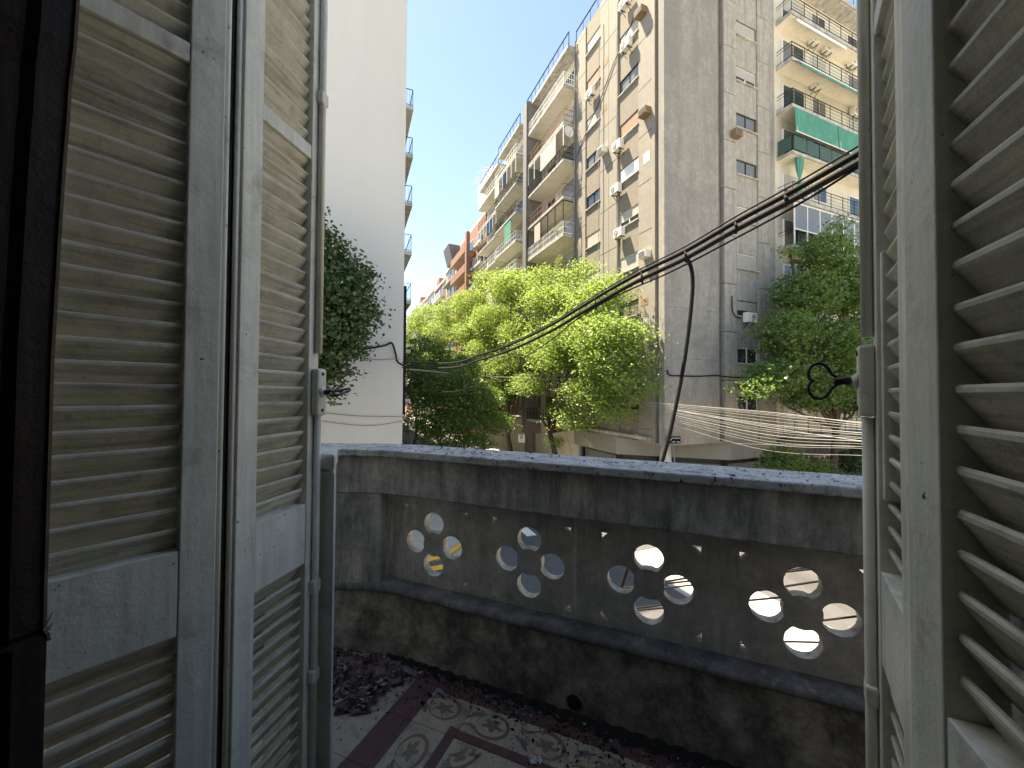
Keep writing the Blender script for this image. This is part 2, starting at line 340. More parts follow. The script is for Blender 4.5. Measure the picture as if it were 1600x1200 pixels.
# roads: one along X (between y 5.6 and 14.4), one along Y (between x 5.2 and 12.6)
tag(MB().box(-220,300, 5.0,15.6, g-.02, g).build('road', MT['road']), kind='structure')
tag(MB().box(5.0,13.0, -120,5.0, g-.02, g).box(5.0,13.0, 15.6,420, g-.02, g).build('road', MT['road']), kind='structure')
def corner_poly(x0, x1, y0, y1, cx, cy, r):
    """block pavement with a rounded corner at the junction side"""
    pts = []
    X = cx; Y = cy
    sx = 1 if x1 == X else -1; sy = 1 if y1 == Y else -1
    ccx, ccy = X - sx*r, Y - sy*r
    for k in range(9):
        a = math.pi/2*k/8; pts.append((ccx + sx*r*math.cos(a), ccy + sy*r*math.sin(a)))
    ox = x0 if sx > 0 else x1; oy = y0 if sy > 0 else y1
    return pts + [(ox, Y), (ox, oy), (X, oy)]
KH = .14
def sidewalk(x0, x1, y0, y1, cx, cy, r=2.2):
    p = corner_poly(x0, x1, y0, y1, cx, cy, r)
    tag(MB().prism(p, g, g+KH).build('kerb', MT['kerb']), kind='structure')
    sx = 1 if x1 == cx else -1; sy = 1 if y1 == cy else -1
    q = corner_poly(x0 if sx > 0 else x0+.16, x1-.16 if sx > 0 else x1, y0 if sy > 0 else y0+.16, y1-.16 if sy > 0 else y1, cx-.16*sx, cy-.16*sy, r-.16)
    tag(MB().prism(q, g+KH-.004, g+KH+.004).build('pavement', MT['pave']), kind='structure')
sidewalk(-120, 5.0, -120, 5.0, 5.0, 5.0)
sidewalk(-220, 5.0, 15.6, 420, 5.0, 15.6, 2.6)
sidewalk(13.0, 300, 15.6-2.2, 420, 13.0, 13.4)
sidewalk(13.0, 300, -120, 5.0, 13.0, 5.0)
tag(MB().box(10.4,12.95, -60,13.3, g+.002, g+.005).build('road', MT['pave']), kind='structure')  # paler strip where the sun falls: sunlit brightness put into its colour
# painted markings
m = MB()
for i in range(7): m.box(5.6+i*1.05, 6.1+i*1.05, 16.6, 19.4, g+.004, g+.006)
for i in range(7): m.box(1.2, 4.0, 6.0+i*1.3, 6.5+i*1.3, g+.004, g+.006)
m.box(5.4,12.6, 20.0,20.35, g+.004, g+.006).box(.4,.75, 5.4,15.2, g+.004, g+.006)
tag(m.build('crosswalk_marking', MT['white_paint']), kind='structure')
p1 = [(1.6,15.45),(3.9,15.2),(4.9,16.6),(5.15,18.2)]
m = MB()
ring = corner_poly(-220, 5.03, 15.57, 420, 5.03, 15.57, 2.63)
for a, b in zip([(-3.0,15.57)]+ring[8::-1], ring[8::-1]+[(5.03,21)]):
    m.bar((a[0],a[1],g+.08), (b[0],b[1],g+.08), .05, .155)
tag(m.build('kerb_paint', MT['yellow']), kind='structure')
tag(MB().box(1.4,3.9, 14.75,15.15, g+.004, g+.007).build('road_marking', MT['yellow']), kind='structure')

# ------------------------------------------------------------------ white building across the street (left)
WB = thing('apartment_building', 'tall plain white building with a blank side wall and small dark-railed balconies', 'building', (-6,26,g))
MB().box(-26,2.38, 20.25,60, g, 20.6).build('wall', MT['white_wall'], WB)
m = MB().box(-26.05,2.43, 20.2,60.05, 20.6, 20.75); m.build('roof', MT['white_wall'], WB)
def rail(m, x0, y0, x1, y1, z, h=1.0, bars=.12, t=.025, r=.012):
    a = Vector((x0,y0,0)); b = Vector((x1,y1,0)); L = (b-a).length; n = max(1, int(L/bars))
    m.bar((x0,y0,z+h), (x1,y1,z+h), t*1.6, t); m.bar((x0,y0,z+.08), (x1,y1,z+.08), t, t)
    for i in range(n+1):
        p = a + (b-a)*(i/n); w = t if i % 10 == 0 or i == n else r
        m.bar((p.x,p.y,z), (p.x,p.y,z+h), w)
for k in range(-2, 13):
    zt = -.45 + 2.9*k
    if zt < -5.2 or zt > 19.5: continue
    sl = MB().box(2.38,3.16, 23.2,58, zt-.22, zt).build('balcony_slab', MT['render_grey'] if k % 3 else MT['white_wall'], WB, bevel=.02)
    m = MB(); rail(m, 3.12,23.25, 3.12,57.9, zt, 1.0, .35); rail(m, 2.42,23.25, 3.12,23.25, zt, 1.0, .14)
    m.build('railing', MT['dark_metal'], sl)
    for y in (26, 33, 41, 49):
        w = MB().box(2.36,2.44, y,y+2.4, zt+.05, zt+2.15).build('window', MT['alu'], WB)
        MB().box(2.44,2.45, y+.08,y+2.32, zt+.12, zt+2.08).build('pane', MT['glass'], w)

# ------------------------------------------------------------------ corner tower (concrete)
FA = mat4(((0,-1,0),(1,0,0),(0,0,1)), (15.8,0,GZ))    # west face: x = -Y, y = into the building
FS = mat4(((1,0,0),(0,1,0),(0,0,1)), (0,16.3,GZ))     # south face: x = X, y = into the building
TOP = 27.4
TW = thing('apartment_tower', 'grey and beige concrete corner apartment tower with a stained blank face', 'building', (20,21,g))
SILL = [4.72+2.905*k for k in range(-3, 8)]
# core body
MB().box(16.35,25.1, 16.75,25.7, -3.0, TOP).build('wall', MT['spandrel'], TW)
# blank stained face
MB().box(15.78,19.95, -.002,.42, -2.9, TOP+.3).build('blank_face', MT['blank'], TW, FS)
for z in (1.9+.0, 4.75+.0): MB().box(15.9,19.9, -.006,.0, z, z+.02).build('joint', MT['dark_groove'], TW, FS)
MB().box(19.95,20.35, .22,.45, -2.9, TOP).build('groove', MT['dark_groove'], TW, FS)
MB().box(24.5,25.2, .12,.45, -2.9, TOP).build('groove', MT['grey_pier'], TW, FS)
MB().box(-17.0,-16.72, .42,.56, -2.9, TOP).build('groove', MT['grey_pier'], TW, FA)
# thin light edge strip at the corner
MB().box(-17.25,-17.0, -.03,.5, -2.9, TOP).build('corner_strip', MT['sun_wall'], TW, FA)
def pier_panels(frame, x0, x1, mat, y=0.0, name='panel', step=2.905, z0=SILL[0]-1.05):
    first = None; z = SILL[1]-1.05; i = 0
    MB().box(x0, x1, y, .5, -2.87, z).build(name, mat, TW, frame, bevel=.008)
    while z < TOP:
        zz = min(z+step-.018, TOP)
        if zz - z > step-.1:
            if first is None:
                first = MB().box(x0, x1, y, .5, z+.018, zz).build(name, mat, TW, frame, bevel=.008)
                base = first.location.copy(); zb = z
            else:
                inst(first, TW, (0,0,z-zb))
        else: MB().box(x0, x1, y, .5, z+.018, zz).build(name, mat, TW, frame)
        z += step
for x0, x1 in ((-18.4,-17.25), (-22.3,-21.35), (-21.33,-20.32), (-25.1,-24.15)):
    pier_panels(FA, x0, x1, MT['sun_wall'])
pier_panels(FA, -25.75,-25.12, MT['sun_wall'], .06)
for x0, x1 in ((20.45,21.5), (23.45,24.5)): pier_panels(FS, x0, x1, MT['grey_pier'])
def window(parent, frame, x0, x1, z0, z1, kind='glass', y=.16, frame_mat='alu', sill=True, bars=2):
    m = MB(); t = .05
    m.box(x0, x0+t, y-.03, y+.05, z0, z1).box(x1-t, x1, y-.03, y+.05, z0, z1).box(x0+t, x1-t, y-.03, y+.05, z1-t, z1).box(x0+t, x1-t, y-.03, y+.05, z0, z0+t)
    for i in range(1, bars):
        xm = x0+(x1-x0)*i/bars; m.box(xm-.03, xm+.03, y-.035, y+.045, z0+t, z1-t)
    w = m.build('window', MT[frame_mat], parent, frame)
    gm = 'glass' if kind in ('glass','half') else 'curtain_glass'
    MB().box(x0+t, x1-t, y+.0, y+.02, z0+t, z1-t).build('pane', MT[gm], w, frame)
    if kind in ('blind','half','brown','white'):
        zl = z0+t if kind != 'half' else z0+.38*(z1-z0)
        m = MB(); n = max(3, int((z1-t-zl)/.07)); h = (z1-t-zl)/n
        for i in range(n): m.box(x0+t, x1-t, y-.045, y-.022, zl+i*h+.008, zl+(i+1)*h)
        m.box(x0+t, x1-t, y-.022, y-.015, zl, z1-t)
        m.build('roller_blind', MT['blind_brown' if kind == 'brown' else 'alu' if kind == 'white' else 'blind'], w, frame)
    if sill: MB().box(x0-.06, x1+.06, -.06, y, z0-.07, z0-.005).build('sill', MT['render_grey'], w, frame)
    return w
def win_column(frame, x0, x1, kinds, sp_mat, h=.95, y=.16):
    zs = SILL
    for k, z in enumerate(zs):
        kd = kinds[k % len(kinds)]
        fm = 'alu' if kd in ('glass','blind','half') and k % 3 else 'dark_metal'
        if z > -3: window(TW, frame, x0+.03, x1-.03, z, z+h, kd, frame_mat=fm)
        zt = zs[k+1]-.07 if k+1 < len(zs) else TOP
        MB().box(x0+.005, x1-.005, .07, .5, max(z+h, -2.9), zt).build('spandrel', MT[sp_mat], TW, frame)
win_column(FA, -20.3, -18.42, ['blind','half','curt','curt','blind','half','white','brown','curt','blind','blind'], 'spandrel')
win_column(FA, -24.13, -22.32, ['blind','blind','curt','blind','half','blind','glass','curt','blind','brown','blind'], 'spandrel')
win_column(FS, 21.52, 23.43, ['glass','glass','glass','half','blind','blind','curt','curt','half','blind','half'], 'grey_pier')
# bottom edge strip, roof parapet, roof rail
MB().box(16.36,25.0, 16.76,25.6, TOP, TOP+.25).build('roof', MT['render_grey'], TW)
m = MB(); rail(m, 15.95,17.0, 15.95,25.7, TOP, 1.0, .9, .05, .03); rail(m, 16.0,16.9, 25.0,16.9, TOP, 1.0, .9, .05, .03)
m.build('railing', MT['dark_metal'], TW)
# mezzanine band (fascia) with cut corner, and shops below
P1, P2 = (15.8,20.6), (20.9,16.35)
def ring_wall(poly, t, z0, z1, mat, name, parent):
    m = MB()
    for a, b in zip(poly[:-1], poly[1:]):
        a = Vector((a[0],a[1],0)); b = Vector((b[0],b[1],0)); d = (b-a).normalized(); n_ = Vector((-d.y, d.x, 0))
        m.add([a+Vector((0,0,z0)), b+Vector((0,0,z0)), b+n_*t+Vector((0,0,z0)), a+n_*t+Vector((0,0,z0)),
               a+Vector((0,0,z1)), b+Vector((0,0,z1)), b+n_*t+Vector((0,0,z1)), a+n_*t+Vector((0,0,z1))], BOXF)
    return m.build(name, mat, parent)
ring_wall([(15.85,25.7), (15.85,20.6), (20.9,16.36), (25.1,16.36)], .35, -4.0, -2.92, MT['fascia'], 'fascia', TW)
MB().prism([(15.82,25.7),(15.82,16.32),(25.1,16.32),(25.1,25.7)], -2.92, -2.86).build('soffit', MT['grey_pier'], TW)
MB().prism([(16.2,25.7),(16.2,20.8),(21.1,16.8),(25.1,16.8),(25.1,25.7)], -4.0, -3.95).build('shop_ceiling', MT['grey_pier'], TW)
# ledge under the sunlit windows
MB().box(-25.7,-17.3, -.14,.1, -2.75,-2.55).build('ledge', MT['render_grey'], TW, FA, bevel=.02)
# shops
sh = MB().prism([(17.0,25.7),(17.0,21.4),(21.6,17.6),(25.1,17.6),(25.1,25.7)], g+.14, -4.0).build('shopfront', MT['black'], TW)
m = MB()
def lattice(m, a, b, z0, z1, s=.17, t=.022):
    a = Vector((a[0],a[1],0)); b = Vector((b[0],b[1],0)); L = (b-a).length; d = (b-a).normalized(); H = z1-z0
    k = -H
    while k < L:
        for sgn in (1, -1):
            p0, p1 = k, k+H; q0, q1 = max(p0, 0), min(p1, L)
            if q1-q0 > .05:
                za, zb = (z0+(q0-p0), z0+(q1-p0)) if sgn == 1 else (z1-(q0-p0), z1-(q1-p0))
                A = a+d*q0; B_ = a+d*q1; m.bar((A.x,A.y,za), (B_.x,B_.y,zb), t, .01)
        k += s
lattice(m, (16.7,25.4), (16.7,21.3), g+.3, -4.3); lattice(m, (16.8,21.1), (21.3,17.35), g+.3, -4.45); lattice(m, (21.7,17.3), (25.0,17.3), g+.3, -4.45)
m.build('shop_lattice', MT['alu'], TW)['kind'] = 'stuff'
for x, y in ((16.5,21.2), (18.5,19.6), (21.5,17.15), (24.9,17.1), (16.5,25.4)):
    MB().box(x-.1,x+.1, y-.1,y+.1, g+.14, -4.0).build('post', MT['black'], TW)
m = MB(); m.tube([(17.05,17.55,g+.14), (17.0,17.5,-4.6), (16.95,17.45,-2.93)], [.42,.36,.28], 24); m.build('column', MT['white_pier'], TW, smooth=True)

# street name plate on a bracket by the column
sg = thing('street_sign', 'black street name plate with a white arrow by the tower column', 'sign', (16.5,16.0,g+.14))
pc = at_plane(1053, 687, 1, 15.95)
nrm = Vector((-math.sin(YAW), -math.cos(YAW), 0)); rt = Vector((math.cos(YAW), -math.sin(YAW), 0))
SG = mat4((tuple(rt), tuple(-nrm), (0,0,1)), (pc.x, pc.y, pc.z+GZ))
MB().box(-.36,.36, 0,.03, -.20,.18).build('plate', MT['sign_black'], sg, SG, bevel=.008)
m = MB().prism([(-.32,0),(-.22,.09),(-.19,.07),(-.235,.02),(-.14,.02),(-.14,-.02),(-.235,-.02),(-.19,-.07),(-.22,-.09)], -.006, -.001, axis=1)
m.build('arrow', MT['sign_white'], sg, SG)
def text(body, x, z, size, parent, mat, frame, y=-.003):
    cu = bpy.data.curves.new('lettering', 'FONT'); cu.body = body; cu.size = size; cu.extrude = .0015; cu.align_x = 'LEFT'
    tmp = bpy.data.objects.new('t', cu); COL.objects.link(tmp); bpy.context.view_layer.update()
    me = bpy.data.meshes.new_from_object(tmp.evaluated_get(bpy.context.evaluated_depsgraph_get())); bpy.data.objects.remove(tmp)
    M = PM(parent).inverted() @ frame @ Matrix.Translation((x, y, z)) @ Matrix.Rotation(R(90), 4, 'X')
    me.transform(M); me.materials.clear(); me.materials.append(mat)
    o = bpy.data.objects.new('lettering', me); COL.objects.link(o); o.parent = parent; return o
text('San Martín', -.12, .055, .10, sg, MT['sign_white'], SG)
text('1100   1200', -.12, -.145, .09, sg, MT['sign_white'], SG)
m = MB().tube([(16.5,16.0,g+.14), (pc.x, pc.y+.06, pc.z-.2)], .03, 10); m.build('post', MT['cable_grey'], sg, smooth=True)

# ------------------------------------------------------------------ air conditioners
def ac_split(frame, x, z, label, y=-.02, w=.8, h=.55, d=.33, group='split air conditioners on the tower', flip=False):
    o = thing('air_conditioner', label, 'air conditioner', (x, y-d/2-.1, z), frame, rot=(R(-90) if frame is FA else 0), group=group)
    MB().box(x-w/2,x+w/2, y-d-.1,y-.1, z,z+h).build('casing', MT['ac_white'], o, frame, bevel=.02)
    cx = x+(.12 if flip else -.12); ring_ = []
    m = MB(); n = 20
    vv = [(cx, y-d-.104, z+h/2)] + [(cx+.21*math.cos(2*math.pi*i/n), y-d-.104, z+h/2+.21*math.sin(2*math.pi*i/n)) for i in range(n)]
    m.add(vv, [(0, 1+(i+1) % n, 1+i) for i in range(n)]); m.build('fan_opening', MT['ac_dark'], o, frame)
    m = MB()
    for r_ in (.07,.13,.19): m.tube([(cx+r_*math.cos(2*math.pi*i/14), y-d-.112, z+h/2+r_*math.sin(2*math.pi*i/14)) for i in range(15)], .006, 4, cap=False)
    for i in range(6):
        a = math.pi*i/6; m.bar((cx-.21*math.cos(a), y-d-.112, z+h/2-.21*math.sin(a)), (cx+.21*math.cos(a), y-d-.112, z+h/2+.21*math.sin(a)), .008)
    m.build('fan_grille', MT['ac_white'], o, frame)
    for s_ in (-.25,.25): MB().bar((x+s_, y-d-.1, z-.02), (x+s_, y, z-.02), .035).bar((x+s_, y, z-.35), (x+s_, y-d-.02, z-.03), .025).build('bracket', MT['dark_metal'], o, frame)
    return o
def ac_window(frame, x, z, label, y=.0, w=.62, h=.42, d=.45, mat='ac_rust', group='window air conditioners on the tower'):
    o = thing('air_conditioner', label, 'air conditioner', (x, y-d/2, z), frame, rot=(R(-90) if frame is FA else 0), group=group)
    MB().box(x-w/2,x+w/2, y-d,y, z,z+h).build('casing', MT[mat], o, frame, bevel=.012)
    m = MB()
    for i in range(6): m.box(x-w/2+.05,x+w/2-.05, y-d-.012,y-d, z+.05+i*.055, z+.075+i*.055)
    m.build('grille', MT['ac_dark'], o, frame)
    return o
# west face
Z = lambda px, py, y: None
def on_west(px, py, off=.3):
    p = at_plane(px, py, 0, 15.8-off); return -p.y, p.z
def on_south(px, py, off=.2):
    p = at_plane(px, py, 1, 16.3-off); return p.x, p.z
for i, (px, py, lab) in enumerate(((978,70,'white split air conditioner high on the sunlit tower side, second window from the roof'),
        (922,146,'white split air conditioner below the window on the far column of the sunlit tower side'),
        (965,228,'white split air conditioner casting a shadow mid-height beside the cable run'),
        (962,296,'white split air conditioner fourth from the top beside the near window column'),
        (967,364,'white split air conditioner just above the thick black cables'),
        (974,506,'white split air conditioner just above the bright tree crown'),
        (976,4,'white split air conditioner topmost on the sunlit tower side'))):
    x, z = on_west(px, py); ac_split(FA, x, z-.28, lab)
for px, py, lab, mt in ((1007,176,'rusty window air conditioner near the tower corner, upper one','ac_rust'),(941,236,'cream window air conditioner between the two window columns','ac_white'),
                    (1007,398,'cream window air conditioner near the tower corner behind the black cables','ac_white'),(1001,20,'rusty window air conditioner at the top near the tower corner','ac_rust')):
    x, z = on_west(px, py, .22); ac_window(FA, x, z-.2, lab, mat=mt)
x, z = on_south(1151, 209); ac_window(FS, x, z-.2, 'rusty window air conditioner beside the window column facing the balcony', w=.6, d=.4)
x, z = on_south(1171, 497); ac_split(FS, x-.05, z-.3, 'white split air conditioner under the half open blind next to the right-hand tree', w=.86, h=.6, flip=True)
for px, py in ((1007,472),(946,98),(944,170)):
    x, z = on_west(px, py, 0); MB().box(x-.3,x+.3, -.012,.03, z-.2,z+.2).build('vent_patch', MT['ac_rust'], TW, FA)
x, z = on_west(1010,246, 0); MB().box(x-.25,x+.25, -.01,.03, z-.3,z+.3).build('patch', MT['alu'], TW, FA)
# pipes and cables running down the west face
for k, (xx, r_) in enumerate(((-20.35,.03), (-20.42,.018), (-22.4,.022), (-21.9,.016))):
    pts = [(xx+.03*math.sin(i*1.7+k), -.03, -1+i*1.4) for i in range(20)]
    MB().tube(pts, r_, 6).build('conduit', MT['pipe' if k % 2 else 'cable_grey'], TW, FA)
MB().tube([(-25.55,-.05,g+4), (-25.55,-.05,TOP)], .06, 8).build('downpipe', MT['pipe'], TW, FA)
MB().tube([(-25.3,-.03,18.2),(-23.8,-.05,19.4),(-22.0,-.06,20.6),(-20.8,-.05,21.8),(-18.6,-.05,23.2)], .025, 6).build('cable', MT['cable'], TW, FA)

# ------------------------------------------------------------------ south balcony wing (right)
SW = thing('apartment_building', 'cream apartment wing with long railed balconies and green awnings right of the tower', 'building', (32,20,g))
MB().box(25.2,60, 16.4,25.7, g, TOP-.4).build('wall', MT['cream'], SW)
LV = [24.3-2.99*k for k in range(10)]
for k, z in enumerate(LV+[LV[0]+2.99]):
    sl = MB().box(25.38,58, 15.4,16.4, z-.2, z).build('balcony_slab', [MT['render_grey']], SW, bevel=.02)
    MB().box(25.45,57.9, 15.5,16.4, z-.215, z-.2).build('soffit', MT['soffit'], sl)
    if k == 10: continue
    m = MB()
    y = 15.45
    for (a, b) in (((25.42,16.38),(25.42,y)), ((25.42,y),(57.9,y))):
        m.bar((a[0],a[1],z+1.0), (b[0],b[1],z+1.0), .04, .025); m.bar((a[0],a[1],z+.12), (b[0],b[1],z+.12), .03, .02)
        m.bar((a[0],a[1],z+.8), (b[0],b[1],z+.8), .02, .02)
    for i in range(24):
        x = 25.42+i*1.32; m.bar((x,y,z), (x,y,z+1.0), .03)
    for i in range(2): m.bar((25.42,y+.01,z+.34+i*.22), (57.9,y+.01,z+.34+i*.22), .012)
    m.build('railing', MT['dark_metal'], sl)
    for j, x in enumerate((25.9, 29.0, 33.2, 37.0, 41.0, 45.0, 49.0)):
        w_ = 2.2 if j % 2 == 0 else 1.5; hi = 2.05
        zb = z+.02 if j % 2 == 0 else z+.9
        w = MB().box(x,x+w_, 16.3,16.4, zb, z+hi).build('window', MT['alu'], SW)
        MB().box(x+.06,x+w_/2-.03, 16.28,16.3, zb+.06, z+hi-.06).build('pane', MT[('glass','curtain_glass')[(j+k) % 2]], w)
        MB().box(x+w_/2+.03,x+w_-.06, 16.28,16.3, zb+.06, z+hi-.06).build('pane', MT[('curtain_glass','glass','glass')[(j+k) % 3]], w)
        if (j*3+k) % 4 == 0: MB().box(x+.05,x+w_-.05, 16.24,16.28, z+1.0, z+hi-.05).build('roller_blind', MT['blind'], w)
MB().box(25.2,60, 15.5,25.7, TOP-.4, TOP-.1).build('roof', MT['render_grey'], SW)
m = MB(); rail(m, 25.4,15.6, 57,15.6, TOP-.1, 1.1, 1.0, .05, .03); m.build('roof_railing', MT['dark_metal'], SW)
# awnings
def awning(label, x0, x1, z1, z0, y0, y1, vertical=False, valance=True, group=None):
    o = thing('awning', label, 'awning', ((x0+x1)/2, y0, z1), group=group)
    m = MB(); n = 40
    vv = []; ff = []
    for i in range(n+1):
        x = x0+(x1-x0)*i/n; w = .012*math.sin(i*1.9)
        vv += [(x, y0+w, z1), (x, y1+w, z0)]
    for i in range(n): ff.append((2*i,2*i+1,2*i+3,2*i+2))
    m.add(vv, ff)
    m.add([(a, b+.012, c+.004) for a, b, c in vv], ff)
    m.build('canvas', MT['green'], o)
    if valance:
        vv = []; ff = []; n2 = 90
        for i in range(n2+1):
            x = x0+(x1-x0)*i/n2; d = .16+.04*abs(math.sin(i*math.pi/3))
            vv += [(x, y1-.01, z0), (x, y1-.012, z0-d)]
        for i in range(n2): ff.append((2*i,2*i+1,2*i+3,2*i+2))
        MB().add(vv, ff).build('valance', MT['green'], o)
    MB().tube([(x0,y1,z0), (x1,y1,z0)], .03, 8).build('front_bar', MT['alu'], o)
    m = MB()
    for x in (x0+.2, x1-.2): m.bar((x,y0+.05,z1-.02), (x,y1,z0), .03)
    m.build('arm', MT['alu'], o)
    return o
awning('small scalloped green awning rolled half out under the third balcony from the top', 25.5, 34.5, LV[1]-.23, LV[1]-.70, 15.40, 14.95)
o = awning('large green sun screen hanging in front of the balcony above the black cables', 25.5, 30.0, LV[2]-.25, LV[3]+1.15, 15.36, 15.28, valance=False)
o = awning('large green sun screen to the right, lowered beside its twin', 30.05, 35.5, LV[2]-.25, LV[3]+1.15, 15.36, 15.28, valance=False)
# green net on the railing of that balcony
m = MB()
for i in range(8): m.box(25.5+i*1.32,26.72+i*1.32, 15.40,15.41, LV[3]+.08, LV[3]+.95)
m.box(25.37,25.38, 15.5,16.3, LV[3]+.08, LV[3]+.95)
tag(root_of(m.build('privacy_net', MT['mesh_green']), (28,15.4,LV[3])), 'dark green net tied along the railing below the green sun screens', 'net')
# gathered green curtain
m = MB(); cx = 26.35; cy = 15.6; z1 = LV[3]-.23; vv = []; ff = []; n = 28
for j, (zz, rr_) in enumerate(((z1,.34),(z1-.5,.30),(z1-.9,.22),(z1-1.25,.10),(z1-1.35,.07),(z1-1.6,.17),(z1-2.4,.24))):
    for i in range(n):
        a = 2*math.pi*i/n; r_ = rr_*(1+.25*math.cos(a*7)); vv.append((cx+r_*math.cos(a), cy+.4*r_*math.sin(a), zz))
for j in range(6):
    for i in range(n): ff.append((j*n+i, j*n+(i+1)%n, (j+1)*n+(i+1)%n, (j+1)*n+i))
m.add(vv, ff); tag(root_of(m.build('curtain', MT['green'], smooth=True), (cx,cy,z1)), 'gathered green curtain hanging from the balcony slab beside the tower', 'curtain')
# rolled white awning
o = thing('awning', 'rolled up white awning under the top balcony slab', 'awning', (30,15.3,LV[0]-.3))
MB().tube([(26.0,15.5,LV[0]-.33), (31.3,15.5,LV[0]-.33)], .08, 10).build('roll', MT['alu'], o); MB().box(26.0,31.3, 15.42,15.46, LV[0]-.5,LV[0]-.4).build('front_bar', MT['alu'], o)
for px, py, k, lab in ((1272,62,1,'left one of three split air conditioners on the upper right balcony wall'), (1293,76,1,'middle one of three split air conditioners on the upper right balcony wall'),
                  (1333,98,1,'right one of three split air conditioners on the upper right balcony wall'), (1276,132,2,'split air conditioner under the scalloped green awning'),
                  (1337,176,2,'white split air conditioner above the green sun screen by the right shutter')):
    p = at_plane(px, py, 1, 16.1)
    FW = mat4(((1,0,0),(0,1,0),(0,0,1)), (0,16.4,GZ))
    ac_split(FW, p.x, p.z-.3, lab, w=.85, h=.6, group='split air conditioners on the balcony wing')
# glazed enclosure on level 5 (behind tree top)
m = MB(); z = LV[5]; y = 15.38
en = thing('balcony_glazing', 'white framed glass enclosure on the balcony behind the tree top', 'glazing', (31,y,z))
for i in range(9): x = 25.45+i*1.28; m.box(x-.035,x+.035, y-.02,y+.04, z+.0, z+2.62)
for zz in (z+.98, z+2.6): m.box(25.45,35.7, y-.022,y+.042, zz-.035, zz+.035)
m.build('frame', MT['alu'], en)
for i in range(8):
    x = 25.45+i*1.28; MB().box(x+.04,x+1.24, y,y+.012, z+1.02, z+2.56).build('pane', MT['curtain_glass'], en)
# dark arched lattice in that balcony
m = MB(); cx = 27.1; yy = 15.7
pts = [(cx-.75,yy,z+.15)] + [(cx+.75*math.cos(math.pi-a*math.pi/8), yy, z+.95+.35*math.sin(a*math.pi/8)) for a in range(9)] + [(cx+.75,yy,z+.15)]
m.tube(pts, .02, 5)
for i in range(13):
    x = cx-.7+i*.117; m.bar((x,yy,z+.15), (x,yy,z+.95+.33*math.sqrt(max(0,1-((x-cx)/.75)**2))), .03)
for zz in (.3,.5,.7,.9): m.bar((cx-.74,yy,z+zz), (cx+.74,yy,z+zz), .02)
tag(root_of(m.build('lattice_screen', MT['ac_dark']), (cx,yy,z)), 'dark arched lattice screen standing in the balcony just above the tree', 'screen')
# ground floor of this wing: fascia, red sign
MB().box(25.2,60, 15.9,16.38, -4.0,-2.9).build('fascia', MT['dark_groove'], SW)
MB().box(25.3,45, 16.2,16.38, g+.2,-4.1).build('shopfront', MT['black'], SW)
p = at_plane(1281, 716, 1, 15.9)
sg2 = thing('shop_sign', 'faded red and white shop sign low behind the right-hand tree', 'sign', (p.x, 15.9, p.z-.3))
MB().box(p.x-1.2,p.x+1.1, 15.88,15.94, p.z-.25,p.z+.25).build('board', MT['sign_white'], sg2)
m = MB()
for i in range(4): m.tube([(p.x-1.1+i*.55+.25*t_, 15.87, p.z+.12*math.sin(t_*6+i)) for t_ in [j/6 for j in range(9)]], .05, 6)
m.box(p.x-1.2,p.x+1.1, 15.865,15.88, p.z+.17,p.z+.25); m.build('red_swirl', MT['red_sign'], sg2)

